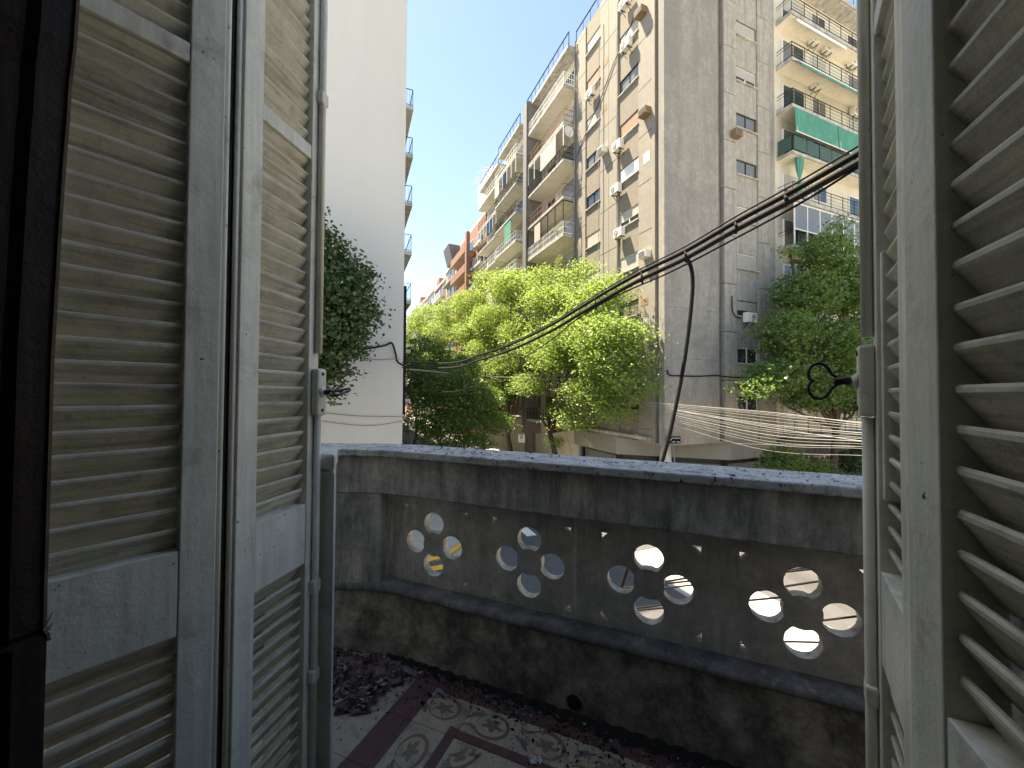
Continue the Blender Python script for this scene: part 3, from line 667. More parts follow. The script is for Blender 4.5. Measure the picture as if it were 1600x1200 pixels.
# ------------------------------------------------------------------ west balcony bays beyond the tower
def bay_building(name, label, y0, y1, top, levels, depth=.95, wall='cream', slab='render_grey', railm=('alu','dark_metal','rust_metal'), seedk=0, glazed=(), awn=(), pier=True, xo=14.85, first_front=False):
    b = thing(name, label, 'building', (18,(y0+y1)/2,g)); rr = random.Random(seedk)
    MB().box(16.3,27, y0,y1, g, top-.3).build('wall', MT[wall], b)
    if pier:
        MB().box(xo-.02,16.3, y1-1.1,y1-.02, g+3, top).build('pier', MT['pipe'], b)
        MB().tube([(xo-.08,y1-1.0,g+3),(xo-.08,y1-1.0,top)], .07, 8).build('downpipe', MT['pipe'], b)
        ye = y1-1.1
    else: ye = y1
    MB().box(15.8,27, y0+.02,y1-.02, top-.3, top).build('roof', MT['render_grey'], b)
    m = MB(); rail(m, 15.3,y0,15.3,y1, top, 1.0, .8, .05, .03); m.build('roof_railing', MT['dark_metal'], b)
    MB().box(15.2,16.3, y0+.02,y1-.02, top-.25,top-.002).build('cornice', MT[slab], b)
    for k, z in enumerate(levels):
        sl = MB().box(xo,16.3, y0+.03,ye, z-.2,z).build('balcony_slab', MT[slab], b, bevel=.015)
        MB().box(xo+.06,16.3, y0+.1,ye-.05, z-.214,z-.2).build('soffit', MT['soffit'], sl)
        rm = MT[railm[rr.randrange(len(railm))]]
        m = MB(); fine = rr.random() < .5
        for hh in (1.0,.1,.55): m.bar((xo+.05,y0+.06,z+hh), (xo+.05,ye-.03,z+hh), .035,.03); m.bar((xo+.05,y0+.06,z+hh),(16.2,y0+.06,z+hh), .035,.03)
        n = int((ye-y0)/(.14 if fine else .6))
        for i in range(n+1):
            y = y0+.06+(ye-y0-.1)*i/n; m.bar((xo+.05,y,z),(xo+.05,y,z+1.0), .03 if not fine or i % 8 == 0 else .014)
        for i in range(8): x = xo+.05+i*.17; m.bar((x,y0+.06,z),(x,y0+.06,z+1.0), .014)
        m.build('railing', rm, sl)
        y = y0+.6; j = 0
        while y < ye-1.8:
            w_ = 1.6 if j % 2 else 2.1
            w = MB().box(16.2,16.3, y,y+w_, z+.02 if j%2==0 else z+.9, z+2.1).build('window', MT['alu'], b)
            MB().box(16.18,16.2, y+.07,y+w_-.07, z+.1 if j%2==0 else z+.97, z+2.03).build('pane', MT[rr.choice(['glass','curtain_glass','glass'])], w)
            if rr.random() < .45: MB().box(16.14,16.18, y+.05,y+w_-.05, z+rr.choice([.9,1.2,1.5]), z+2.05).build('roller_blind', MT[rr.choice(['blind','blind','blind_brown'])], w)
            y += w_+.9; j += 1
        if k in glazed:
            m = MB(); nn = max(3, int((ye-y0)/1.1)); st = (ye-y0-.1)/nn
            fm = rr.choice(['alu','dark_metal'])
            for i in range(nn+1): y = y0+.05+st*i; m.box(xo+.0,xo+.05, y-.03,y+.03, z+1.0,z+2.62)
            m.box(xo+.0,xo+.05, y0+.05,ye-.03, z+2.58,z+2.64); m.box(xo,16.2, y0+.03,y0+.08, z+2.58,z+2.64)
            gz = m.build('glazing_frame', MT[fm], sl)
            for i in range(nn):
                y = y0+.05+st*i; q_ = rr.choice(['','glass_clear','curtain_light','',''])
                if q_: MB().box(xo+.02,xo+.03, y+.04,y+st-.04, z+1.0,z+2.57).build('pane', MT[q_], sl)
    return b
LW = [9.3+2.935*k for k in range(-4, 6)]
B1 = bay_building('apartment_building', 'cream apartment block with deep balconies adjoining the tower, satellite dish at its edge', 25.75, 33.4, TOP-.2, LW, seedk=3, glazed=(7,5), railm=('alu','dark_metal','alu','rust_metal'))
B2 = bay_building('apartment_building', 'cream apartment block behind two downpipes with green awnings on its balconies', 35.2, 41.4, TOP-.3, LW, seedk=5, glazed=(8,), pier=False)
MB().box(16.0,27, 33.42,35.18, g, TOP-.3).build('wall', MT['pipe'], B2)
B3 = bay_building('apartment_building', 'apartment block with glazed balconies before the orange brick one', 41.45, 48.4, TOP-.9, LW, seedk=9, glazed=(7,4), xo=15.05, wall='pale', pier=False)
for q, (bx, by, bz, lab) in enumerate(((16.6,30,TOP-.2,'thin rooftop aerial above the block next to the tower'), (16.6,44,TOP-.9,'thin rooftop aerial above the block before the orange brick one'))):
    an = thing('aerial', lab, 'aerial', (bx,by,bz)); m = MB().bar((bx,by,bz),(bx,by,bz+2.6), .04)
    for j in range(5): m.bar((bx-.4+.05*j,by,bz+1.7+.18*j),(bx+.4-.05*j,by,bz+1.7+.18*j), .02)
    m.build('mast', MT['dark_metal'], an)
# satellite dish
p = at_plane(887, 208, 1, 25.9)
o = thing('satellite_dish', 'round white satellite dish on the balcony edge beside the tower', 'satellite dish', tuple(p))
m = MB(); n = 24; vv = [(0,.0,0)]
for r_, y_ in ((.2,-.02),(.42,-.1)):
    for i in range(n): vv.append((r_*math.cos(2*math.pi*i/n), y_, r_*math.sin(2*math.pi*i/n)))
ff = [(0,1+i,1+(i+1)%n) for i in range(n)] + [(1+i,1+n+i,1+n+(i+1)%n,1+(i+1)%n) for i in range(n)]
m.add([(p.x+a, p.y-.1+b, p.z+c) for a,b,c in vv], ff); m.build('dish', MT['alu'], o, smooth=True)
MB().tube([tuple(p+Vector((0,-.1,0))), tuple(p+Vector((.15,-.1,-.4))), tuple(p+Vector((.45,.05,-.55)))], .025, 6).build('arm', MT['alu'], o)
MB().tube([tuple(p+Vector((0,-.15,-.38))), tuple(p+Vector((0,-.55,-.1)))], .015, 6).build('feed_arm', MT['dark_metal'], o)
# green awnings on the west bays
def side_awning(label, y0, y1, z, x=14.85, drop=.55, out=.9):
    o = thing('awning', label, 'awning', (x,(y0+y1)/2,z))
    MB().add([(x,y0,z),(x,y1,z),(x-out,y1,z-drop),(x-out,y0,z-drop),(x,y0,z+.01),(x,y1,z+.01),(x-out,y1,z-drop+.01),(x-out,y0,z-drop+.01)], BOXF).build('canvas', MT['green'], o)
    MB().tube([(x-out,y0,z-drop),(x-out,y1,z-drop)], .03, 6).build('front_bar', MT['alu'], o)
side_awning('teal green awning sloping out below a balcony just above the tree line, nearer one', 35.6, 40.8, LW[5]-.22)
side_awning('teal green awning farther down the street, lower one of the two', 42, 47.5, LW[4]-.22)
o = thing('curtain', 'pale green curtain hanging inside the second balcony block', 'curtain', (14.9,37,LW[6]))
MB().box(14.9,14.93, 36.6,38.4, LW[6]+.6, LW[7]-.22).build('cloth', MT['green'], o)
# balcony plants
def small_plant(label, loc, r, h, n, seed=0, mat='leaf_mid', pot=True, leaf=.09):
    o = thing('potted_plant' if pot else 'shrub', label, 'plant', loc)
    rg = np.random.default_rng(seed); 
    m = MB()
    if pot: m.tube([(loc[0],loc[1],loc[2]), (loc[0],loc[1],loc[2]+.3)], [.13,.18], 12); m.build('pot', MT['brick'], o)
    c = np.array([loc[0],loc[1],loc[2]+(.3 if pot else 0)+h/2])
    pts = rg.normal(size=(n,3)); pts /= np.linalg.norm(pts,axis=1)[:,None]; pts *= (rg.random((n,1))**.5)*np.array([r,r,h/2]); pts += c
    leaf_mesh('foliage', pts, leaf, rg, MT[mat], o); return o
def leaf_mesh(name, pts, size, rg, mat, parent, flat=.5, aspect=.5):
    n = len(pts)
    a = rg.normal(size=(n,3)); a[:,2] *= (1-flat); a /= np.linalg.norm(a,axis=1)[:,None]
    b = rg.normal(size=(n,3)); b[:,2] *= (1-flat*.4); b -= (b*a).sum(1)[:,None]*a; b /= np.linalg.norm(b,axis=1)[:,None]
    s = size*(.6+.8*rg.random((n,1)))
    A = a*s/2; Bv = b*s*aspect/2
    V = np.empty((n,4,3)); V[:,0] = pts-A; V[:,1] = pts+Bv-A*.1; V[:,2] = pts+A; V[:,3] = pts-Bv-A*.1
    V = V.reshape(-1,3)
    T = np.array(PM(parent).inverted() @ WORLD); V = V @ T[:3,:3].T + T[:3,3]
    me = bpy.data.meshes.new(name); me.vertices.add(n*4); me.vertices.foreach_set('co', V.ravel())
    me.loops.add(n*4); me.loops.foreach_set('vertex_index', np.arange(n*4)); me.polygons.add(n)
    me.polygons.foreach_set('loop_start', np.arange(0,n*4,4)); me.polygons.foreach_set('loop_total', np.full(n,4))
    me.update(); me.validate(); me.materials.append(mat)
    o = bpy.data.objects.new(name, me); COL.objects.link(o); o.parent = parent; return o
small_plant('bushy green potted plant on the lowest visible balcony beside the tower', (15.1,26.6,LW[4]), .5, 1.3, 900, 1)
small_plant('potted plants with red flowers on the glazed balcony corner above the trees', (15.1,26.9,LW[5]), .35, .7, 500, 2)

# ------------------------------------------------------------------ buildings further down the street
BR = thing('apartment_building', 'orange brick apartment building with stacked projecting balconies down the street', 'building', (18,55,g))
MB().box(16.2,27, 48.5,62, g, 24.0).build('wall', MT['brick'], BR)
MB().box(14.6,15.1, 52.3,53.1, g+3, 22.6).build('column', MT['brick'], BR)
for k in range(9):
    z = 20.2-2.85*k
    sl = MB().box(14.6,16.2, 53.0,61.8, z-.2,z).box(14.6,14.75, 53.0,61.8, z,z+.95).box(14.75,16.2,61.65,61.8,z,z+.95).build('balcony', MT['brick'], BR)
    MB().box(14.7,16.2, 53.1,61.7, z-.215,z-.2).build('soffit', MT['soffit'], sl)
    s2 = MB().box(15.4,16.2, 48.6,52.3, z-.2,z).build('balcony_slab', MT['pale'], BR)
    m = MB(); rail(m, 15.45,48.6,15.45,52.2, z, 1.0, .3); m.build('railing', MT['alu'], s2)
    for y in (49.2, 54.0, 58.0):
        w = MB().box(16.1,16.2, y,y+2.6, z+.02,z+2.2).build('window', MT['alu'], BR); MB().box(16.08,16.1, y+.08,y+2.5, z+.1,z+2.1).build('pane', MT['glass'], w)
MB().box(16.2,27, 48.45,62.05, 24.0,24.3).build('roof', MT['pale'], BR)
# white rooftop structure
MB().box(15.9,20, 45.5,51.5, TOP-.9,TOP+1.2).build('rooftop_room', MT['alu'], B3)
m = MB()
for i in range(8): m.bar((14.6,46+i*.6,TOP+.9),(15.9,46+i*.6,TOP+1.15), .08)
m.build('pergola', MT['alu'], B3)
FARB = [(62.2,70,21.5,'tan','tan apartment building with a grey pitched roof room beyond the orange brick one'),
        (70.2,80,20.6,'red_brick','red brick building row seen over the tree crowns'),
        (80.2,92,21.2,'tan','weathered tan building with roof terraces far down the street'),
        (92.2,104,21.5,'pale','pale building with a glazed rooftop far down the street'),
        (104.2,125,22.5,'red_brick','farthest red brick building next to the sky gap'),
        (125.2,160,20.5,'tan','low tan building at the far end of the street'),
        (160.5,220,20,'pale','hazy pale building closing the far end of the street')]
for i, (y0, y1, top, mt, lab) in enumerate(FARB):
    b = thing('apartment_building', lab, 'building', (18,(y0+y1)/2,g))
    MB().box(15.7,30, y0,y1, g, top).build('wall', MT[mt], b)
    MB().box(15.5,30, y0+.05,y1-.05, top,top+.3).build('roof', MT['pale'], b)
    MB().box(17,22, y0+2,y0+5, top+.3,top+3.2).build('rooftop_room', MT['pale' if i % 2 else 'red_brick'], b)
    for k in range(7):
        z = top-2.9*(k+1)+.2
        m = MB().box(14.9,15.7, y0+.8,y1-.8, z-.18,z).box(14.9,14.96, y0+.8,y1-.8, z+.75,z+.8)
        yy = y0+.8
        while yy < y1-.8: m.box(14.9,14.95, yy,yy+.06, z,z+.8); yy += .6
        m.build('balcony', MT['alu' if i % 2 else 'render_grey'], b)
        yy = y0+1.2
        while yy < y1-2.5 and i < 5:
            w = MB().box(15.62,15.7, yy,yy+1.7, z+.1,z+2.1).build('window', MT['glass'], b); yy += 2.9
m = MB(); y0 = 63; x0 = 15.2
m.add([(x0,y0,21.8),(x0+2.2,y0,21.8),(x0+2.2,y0+4,21.8),(x0,y0+4,21.8),(x0-.7,y0,24.6),(x0+2.9,y0,24.6),(x0+2.9,y0+4,24.6),(x0-.7,y0+4,24.6)], BOXF)
tag(root_of(m.build('roof_shed', MT['pipe']), (16,65,21.8)), 'flared grey corrugated roof shed on top of the tan building', 'shed')
# west side of the far street, beyond the white building
b = thing('apartment_building', 'plain building behind the white one, hidden far side of the street', 'building', (-8,80,g))
MB().box(-25,2.3, 60.3,110, g, 18).build('wall', MT['tan'], b)
# buildings closing the view towards the right-hand street
b = thing('apartment_building', 'tan apartment block further along the right-hand street', 'building', (75,22,g))
MB().box(60.3,95, 16.4,28, g, 24).build('wall', MT['tan'], b)
# sunlit neighbour across on the south east (seen only from the side)
b = thing('apartment_building', 'low cream corner house across the street to the right', 'building', (25,-8,g))
MB().box(15.6,45, -25,2.4, g, 3).build('wall', MT['cream'], b)

# ------------------------------------------------------------------ trees
def tree(label, base, trunk_h, clumps, nleaf, leaf, mat, seed, lean=(0,0), tr=.17, cat='tree', aspect=.5, name='street_tree', group=None, stems=1, flat=.5, jit=1.0, gap=-.34):
    rg = np.random.default_rng(seed)
    o = thing(name, label, cat, (base[0],base[1],base[2]), group=group)
    m = MB()
    fork = Vector((base[0]+lean[0], base[1]+lean[1], base[2]+trunk_h))
    m.tube([base, (base[0]+lean[0]*.3,base[1]+lean[1]*.3,base[2]+trunk_h*.5), tuple(fork)], [tr*1.25, tr, tr*.85], 10)
    m.build('trunk', MT['bark'], o, smooth=True)
    br = MB()
    for c, r_ in clumps:
        c = Vector(c); mid = fork.lerp(c, .5) + Vector(tuple(rg.normal(size=3)*.25)) + Vector((0,0,-.25))
        q1 = fork.lerp(mid, .5) + Vector(tuple(rg.normal(size=3)*.1))
        br.tube([tuple(fork), tuple(q1), tuple(mid), tuple(c)], [tr*.55, tr*.42, tr*.3, tr*.1], 6)
        for j in range(6):
            e = c + Vector(tuple(rg.normal(size=3))).normalized()*r_[0]*.75
            br.tube([tuple(mid.lerp(c, .4+.5*rg.random())), tuple(c.lerp(e,.6)+Vector((0,0,.1))), tuple(e)], [tr*.14, tr*.09, tr*.03], 4)
    br.build('branches', MT['bark'], o, smooth=True)
    tot = sum(r_[0]*r_[1]*r_[2] for c, r_ in clumps)**1.0; P = []
    for c, r_ in clumps:
        n = int(nleaf*(r_[0]*r_[1]*r_[2])/tot)
        # sprays: many small sub-clusters near the shell of each clump
        ns = max(8, n//26); d = rg.normal(size=(ns,3)); d /= np.linalg.norm(d,axis=1)[:,None]
        rad = (.45+.65*rg.random((ns,1))**.7)
        sc = np.array(c)+d*rad*np.array(r_)
        k = rg.integers(0, ns, n); sp = rg.normal(size=(n,3))*np.array([.27,.27,.09])*jit*(.7+.6*rg.random((n,1)))
        sp[:,2] -= .15*(sp[:,0]**2+sp[:,1]**2)
        P.append(sc[k]+sp)
    P = np.concatenate(P); w_ = 6.283/(1.1*max(1,leaf/.15))
    nz = np.sin(P[:,0]*w_+seed)*np.sin(P[:,1]*w_*1.13+2*seed)*np.sin(P[:,2]*w_*1.6+seed*3)+.5*np.sin(P[:,0]*w_*2.3+P[:,2]*w_)*np.sin(P[:,1]*w_*2.1-P[:,2]*w_*1.9)
    P = P[nz+rg.normal(size=len(P))*.12 > gap]; leaf_mesh('crown', P, leaf, rg, MT[mat], o, flat=flat, aspect=aspect)
    return o
def cl(px, py, axis, val, r):            # clump centred where that sight line meets a street plane
    p = at_plane(px, py, axis, val); return ((p.x,p.y,p.z), r)
G14 = g+.14
# near jacaranda-like trees on the sunny side
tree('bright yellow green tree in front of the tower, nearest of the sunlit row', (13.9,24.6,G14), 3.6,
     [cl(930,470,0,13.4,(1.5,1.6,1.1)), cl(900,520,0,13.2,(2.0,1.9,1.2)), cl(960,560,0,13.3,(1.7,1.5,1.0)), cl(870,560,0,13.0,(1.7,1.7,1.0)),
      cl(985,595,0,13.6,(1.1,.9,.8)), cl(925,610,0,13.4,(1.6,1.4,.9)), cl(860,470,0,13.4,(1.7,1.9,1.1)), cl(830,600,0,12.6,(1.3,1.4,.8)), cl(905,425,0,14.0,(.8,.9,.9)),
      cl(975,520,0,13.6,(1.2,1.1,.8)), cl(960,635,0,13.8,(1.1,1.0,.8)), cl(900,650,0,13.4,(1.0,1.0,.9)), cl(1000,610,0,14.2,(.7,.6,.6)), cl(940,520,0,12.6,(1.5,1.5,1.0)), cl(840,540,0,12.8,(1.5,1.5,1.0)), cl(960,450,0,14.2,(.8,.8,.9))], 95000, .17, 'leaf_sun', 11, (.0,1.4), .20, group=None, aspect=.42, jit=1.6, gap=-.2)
tree('bright yellow green tree with a forked trunk, second of the sunlit row', (13.6,32.8,G14), 2.6,
     [cl(800,450,0,13.2,(2.2,2.4,1.4)), cl(770,500,0,12.8,(2.2,2.4,1.5)), cl(820,520,0,13.4,(2.0,2.0,1.3)), cl(760,545,0,12.2,(1.8,2.0,1.1)), cl(735,470,0,13,(1.9,2.2,1.2)), cl(790,570,0,12.9,(1.6,1.8,1.0)),
      cl(850,440,0,13.6,(1.4,1.4,1.1))], 78000, .18, 'leaf_sun', 12, (-.2,.4), .22, aspect=.42, jit=1.6, gap=-.2)
tree('light green tree farther down the sunny side, crown against the brick buildings', (13.6,47,G14), 3.6,
     [cl(715,490,0,12.8,(2.8,3.2,1.9)), cl(690,520,0,12.0,(2.6,3.0,1.8)), cl(740,520,0,13.2,(2.4,2.8,1.7)), cl(700,560,0,12.0,(2.4,2.8,1.4)), cl(760,440,0,13.4,(1.7,1.9,1.1))], 42000, .2, 'leaf_sun', 13, (-.2,.5), .24)
tree('farthest light green tree beside the white building edge', (13.6,66,G14), 4,
     [cl(665,500,0,12.6,(3.2,4.6,2.6)), cl(650,520,0,11.5,(2.8,4.2,2.6)), cl(668,560,0,11.5,(3.2,4.6,2.4)), cl(645,560,0,9.5,(2.6,4,2.2))], 36000, .24, 'leaf_sun', 14, (-.2,.5), .26)
# shaded tree on the near west pavement
tree('dark green shaded tree at the foot of the white building, forked low', (5.2,24.8,G14), 2.2,
     [cl(700,600,1,24.8,(1.7,1.6,1.0)), cl(665,620,1,25.2,(1.3,1.5,.9)), cl(745,625,1,25.0,(1.6,1.5,1.0)), cl(720,655,1,24.4,(1.6,1.4,.9)), cl(680,660,1,24.6,(1.1,1.3,.7)), cl(770,660,1,24.8,(1.2,1.2,.8)), cl(655,580,1,25.4,(.9,1.2,.8)), cl(725,575,1,26,(1.2,1.2,.8)), cl(690,690,1,24.2,(1.3,1.2,.6)), cl(740,690,1,24.4,(1.3,1.2,.6)), cl(650,655,1,24.2,(1.0,1.0,.8))],
     64000, .16, 'leaf_mid', 15, (.3,.2), .13, aspect=.4)
tree('green tree half hidden behind the shaded forked one', (5.0,35,G14), 2.6,
     [cl(680,600,0,5.6,(2.2,2.4,1.5)), cl(665,560,0,5.0,(1.8,2.4,1.5)), cl(720,620,0,6.6,(1.8,2.0,1.3))], 22000, .2, 'leaf_mid', 25, (.3,.2), .15, aspect=.42)
tree('mid green tree between the two rows, behind the forked trunks', (12.9,39,G14), 2.6,
     [cl(745,600,0,12.0,(2.2,2.6,1.6)), cl(780,610,0,12.6,(1.8,2.2,1.2)), cl(715,580,0,11.6,(2.0,2.6,1.6))], 26000, .2, 'leaf_mid', 26, (.1,.2), .16, aspect=.42)
# left-hand tree against the white wall
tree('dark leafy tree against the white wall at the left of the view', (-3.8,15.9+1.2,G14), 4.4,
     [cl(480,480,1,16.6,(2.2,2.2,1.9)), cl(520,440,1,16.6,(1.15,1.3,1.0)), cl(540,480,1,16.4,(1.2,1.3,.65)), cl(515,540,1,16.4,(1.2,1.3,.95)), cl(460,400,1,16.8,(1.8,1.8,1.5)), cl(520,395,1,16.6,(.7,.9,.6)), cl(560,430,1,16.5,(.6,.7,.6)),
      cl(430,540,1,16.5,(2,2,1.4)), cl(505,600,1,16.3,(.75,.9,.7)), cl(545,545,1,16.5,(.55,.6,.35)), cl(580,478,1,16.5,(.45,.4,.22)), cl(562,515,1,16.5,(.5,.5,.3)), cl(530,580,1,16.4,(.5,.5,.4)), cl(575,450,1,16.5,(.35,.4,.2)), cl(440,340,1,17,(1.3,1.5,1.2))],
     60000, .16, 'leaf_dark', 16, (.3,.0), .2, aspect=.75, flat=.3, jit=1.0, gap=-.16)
# right-hand tree
tree('tall dark green tree in front of the balcony wing at the right', (26.3,13.9,G14), 4.6,
     [cl(1290,400,1,13.8,(1.4,1.3,1.3)), cl(1320,450,1,13.8,(2.2,1.6,1.6)), cl(1260,460,1,13.8,(1.6,1.4,1.4)), cl(1230,520,1,13.6,(1.5,1.3,1.2)), cl(1290,540,1,13.6,(2.1,1.6,1.5)),
      cl(1345,540,1,13.8,(2.0,1.6,1.8)), cl(1210,590,1,13.2,(1.3,1.2,.9)), cl(1265,615,1,13.4,(1.5,1.3,.9)), cl(1175,605,1,13.2,(.8,.9,.5)), cl(1330,620,1,13.8,(1.8,1.3,1.0)), cl(1300,590,1,13.6,(1.8,1.3,1.1)), cl(1350,600,1,13.6,(1.6,1.3,1.2)), cl(1235,575,1,13.4,(1.3,1.1,.9)), cl(1310,358,1,13.8,(.55,.6,.7)), cl(1235,395,1,13.9,(.45,.5,.4))],
     105000, .16, 'leaf_mid', 17, (.2,-.1), .2, aspect=.7, flat=.35, jit=1.1, gap=-.15)
tree('young green tree low behind the wires at the bottom right', (25.2,12.9+.8,G14), 1.2,
     [cl(1225,715,1,13.6,(.9,.8,.55)), cl(1265,728,1,13.6,(1.2,.8,.45)), cl(1205,733,1,13.4,(.6,.6,.35))], 9000, .13, 'leaf_mid', 18, (0,0), .06, aspect=.5)
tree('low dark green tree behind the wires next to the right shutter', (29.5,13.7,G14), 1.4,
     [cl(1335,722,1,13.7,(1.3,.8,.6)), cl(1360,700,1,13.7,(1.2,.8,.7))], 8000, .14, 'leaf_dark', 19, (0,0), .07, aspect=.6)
tree('small bright green sapling growing beside the tower shops', (14.6,22.7,G14), 1.2,
     [cl(868,690,0,14.2,(.5,.6,.45)), cl(872,640,0,14.2,(.7,.8,.6))], 5000, .13, 'leaf_sun', 20, (0,0), .04, aspect=.4)

# no-parking style plate on a pole between the trunks
p = at_plane(815, 685, 0, 13.6)
o = thing('street_sign', 'small white square plate with a round black symbol on a pole between the tree trunks', 'sign', (p.x,p.y,G14))
MB().tube([(p.x,p.y,G14),(p.x,p.y,p.z+.2)], .035, 8).build('pole', MT['cable_grey'], o)
SQ = mat4((tuple(rt), tuple(-nrm), (0,0,1)), (p.x+nrm.x*.06, p.y+nrm.y*.06, p.z+GZ))
MB().box(-.28,.28, 0,.02, -.33,.33).build('plate', MT['sign_white'], o, SQ)
MB().tube([(.0+.1*math.cos(2*math.pi*i/16), -.008, .12+.13*math.sin(2*math.pi*i/16)) for i in range(17)], .028, 6).build('symbol', MT['sign_black'], o, SQ)
MB().box(-.2,.2, -.004,0, -.14,-.11).box(-.2,.2, -.004,0, -.22,-.19).build('text_line', MT['cable_grey'], o, SQ)

# parked white car in the side street
def car(label, loc, rot, paint):
    o = thing('parked_car', label, 'car', loc, rot=rot, group='cars parked along the side street')
    fr = PM(o); L, Wd = 4.1, 1.7
    prof = [(-2.05,.30),(-2.05,.72),(-1.95,.92),(-1.35,.98),(-.75,1.42),(.75,1.45),(1.5,1.0),(1.95,.92),(2.05,.6),(2.05,.30)]
    m = MB()
    vv = []
    for side in (-1,1):
        for a, b in prof: vv.append((side*(Wd/2 - (.16 if b > 1.1 else 0)), a, b))
    n = len(prof); m.add(vv, [tuple(range(n)), tuple(range(2*n-1,n-1,-1))] + [(i,i+n,(i+1)%n+n,(i+1)%n) for i in range(n)])
    m.build('body', paint, o, fr, bevel=.04)
    for s_ in (-1,1):
        MB().add([(s_*.80,-1.2,.99),(s_*.80,1.35,1.02),(s_*.70,.75,1.38),(s_*.70,-.7,1.36)], [(0,1,2,3)]).build('side_window', MT['glass'], o, fr)
        for y in (-1.3,1.3):
            w = MB().tube([(s_*.72,y,.32),(s_*.88,y,.32)], .32, 18).build('wheel', MT['black'], o, fr, smooth=False)
            MB().tube([(s_*.87,y,.32),(s_*.89,y,.32)], .19, 14).build('rim', MT['alu'], w, fr)
        MB().box(s_*.45,s_*.78, -2.08,-2.0, .62,.78).build('headlight', MT['sign_white'], o, fr)
    MB().add([(-.7,-1.33,1.0),(.7,-1.33,1.0),(.62,-.77,1.42),(-.62,-.77,1.42)], [(0,1,2,3)]).build('windscreen', MT['glass'], o, fr)
    return o
white_car = plain('white_car_paint', (.75,.75,.74), .25); grey_car = plain('grey_car_paint', (.12,.13,.15), .25)
car('white parked car behind the shaded tree', (11.9,33.5,g), 0, white_car)
car('dark grey parked car farther along the side street', (11.9,40.5,g), 0, grey_car)
car('white parked car beside the foot of the white building', (6.2,33,g), 0, white_car)

# ------------------------------------------------------------------ cables
def cable(label, pts, r, mat='cable', n=40, name='cable', cat='cable', group=None, seg=8, seedk=0, wob=0):
    """pts: list of points; Catmull-Rom through them"""
    P = [Vector(p) for p in pts]; P = [P[0]*2-P[1]] + P + [P[-1]*2-P[-2]]
    out = []
    for i in range(1, len(P)-2):
        for k in range(n):
            t = k/n; a, b, c, d = P[i-1], P[i], P[i+1], P[i+2]
            out.append(.5*((2*b)+(c-a)*t+(2*a-5*b+4*c-d)*t*t+(3*b-a-3*c+d)*t**3))
    out.append(P[-2])
    o = MB().tube([tuple(p) for p in out], r, seg).build(name, MT[mat], smooth=True)
    return tag(root_of(o, tuple(out[0])), label, cat, group)
D0, D1 = 18.9, 2.6
def depth_at(px): return 1/(1/D0 + (px-628)/722*(1/D1-1/D0))
def bundle(off, pts): return [ray(px, py+off)*depth_at(px) for px, py in pts]
main = [(628,570),(700,571),(750,558),(800,541),(860,512),(900,488),(950,458),(1000,430),(1070,396),(1150,350),(1250,296),(1350,238)]
ext = lambda L: L + [L[-1] + (L[-1]-L[-2])*.7]
cable('upper of the two thick black cables crossing the view diagonally', ext(bundle(-3.5, main)), .023, n=8)
cable('lower of the two thick black cables crossing the view diagonally', ext([ray(px, py+4+7*max(0,(px-700)/650))*(depth_at(px)*1.0) for px, py in main]), .026, n=8)
cable('thin black wire just above the thick cables', ext([ray(px, py-3-12*max(0,(px-628)/722))*depth_at(px) for px, py in main]), .008, n=8)
low = [(640,578),(668,602),(700,612),(740,603),(800,570),(860,532),(900,500),(960,464),(1050,424),(1150,372),(1250,318),(1350,256)]
cable('thin black wire sagging just below the thick cables', ext(bundle(0, low)), .009, n=8)
m = MB()
for px in (930,1002,1070,1148,1225):
    i = [k for k in range(len(main)-1) if main[k][0] <= px <= main[k+1][0]][0]
    t = (px-main[i][0])/(main[i+1][0]-main[i][0]); py = main[i][1]+t*(main[i+1][1]-main[i][1])
    c0 = ray(px, py-7)*depth_at(px); c1 = ray(px+2, py+14)*depth_at(px)
    m.tube([tuple(c0), tuple((c0+c1)/2+Vector((-.03,-.03,0))), tuple(c1)], .012, 6)
tag(root_of(m.build('cable_ties', MT['cable']), tuple(c0)), 'black ties clamping the thick diagonal cables together', 'cable tie')
cable('black drop cable hanging down from the thick cables towards the street', [at_dist(1062,408,4.3), at_dist(1074,405,4.3), at_dist(1082,432,4.3), at_dist(1080,480,4.3), at_dist(1070,560,4.3), at_dist(1055,640,4.3), at_dist(1035,720,4.3), at_dist(983,880,4.4), at_dist(965,935,4.45), at_dist(930,1040,4.5)], .022, n=8)
# cable from the tower of cables to the white wall
wx = lambda px, py, y=20.1: at_plane(px, py, 1, y)
cable('brown cable looping along the white wall to the bundle anchor', [wx(505,545), wx(560,546), wx(600,540), wx(612,536), wx(618,552), wx(622,566), wx(640,575,19.6)], .045, 'cable', n=8)
cable('upper of two thin grey wires low on the white wall', [wx(480,642), wx(560,650), wx(630,651)], .018, 'cable_grey')
cable('lower of two thin grey wires low on the white wall', [wx(480,655), wx(570,665), wx(630,658)], .018, 'cable_grey')
cable('thin grey wire beside the tree on the white wall', [wx(540,556), wx(590,562), wx(625,560)], .02, 'cable_grey')
o = MB().box(2.40,2.52, 20.28,20.42, -1.2,5.4).build('cable_riser', MT['cable']); tag(root_of(o, (2.5,20.1,-1.2)), 'black cable riser on the corner of the white building', 'cable box')
cable('grey cable stretched behind the trees towards the tower', [at_plane(640,577,1,19.8), at_plane(760,588,0,9), at_plane(900,593,0,14), at_plane(1000,587,0,15.4), at_plane(1043,577,1,16.1)], .03, 'cable_grey', n=12)
sp = lambda px, py, off=.08: at_plane(px, py, 1, 16.3-off)
cable('dark cable fixed along the blank tower face', [sp(1042,576), sp(1046,586), sp(1060,587), sp(1090,588), sp(1120,587), sp(1150,590), sp(1180,589)], .035, 'cable', n=8)
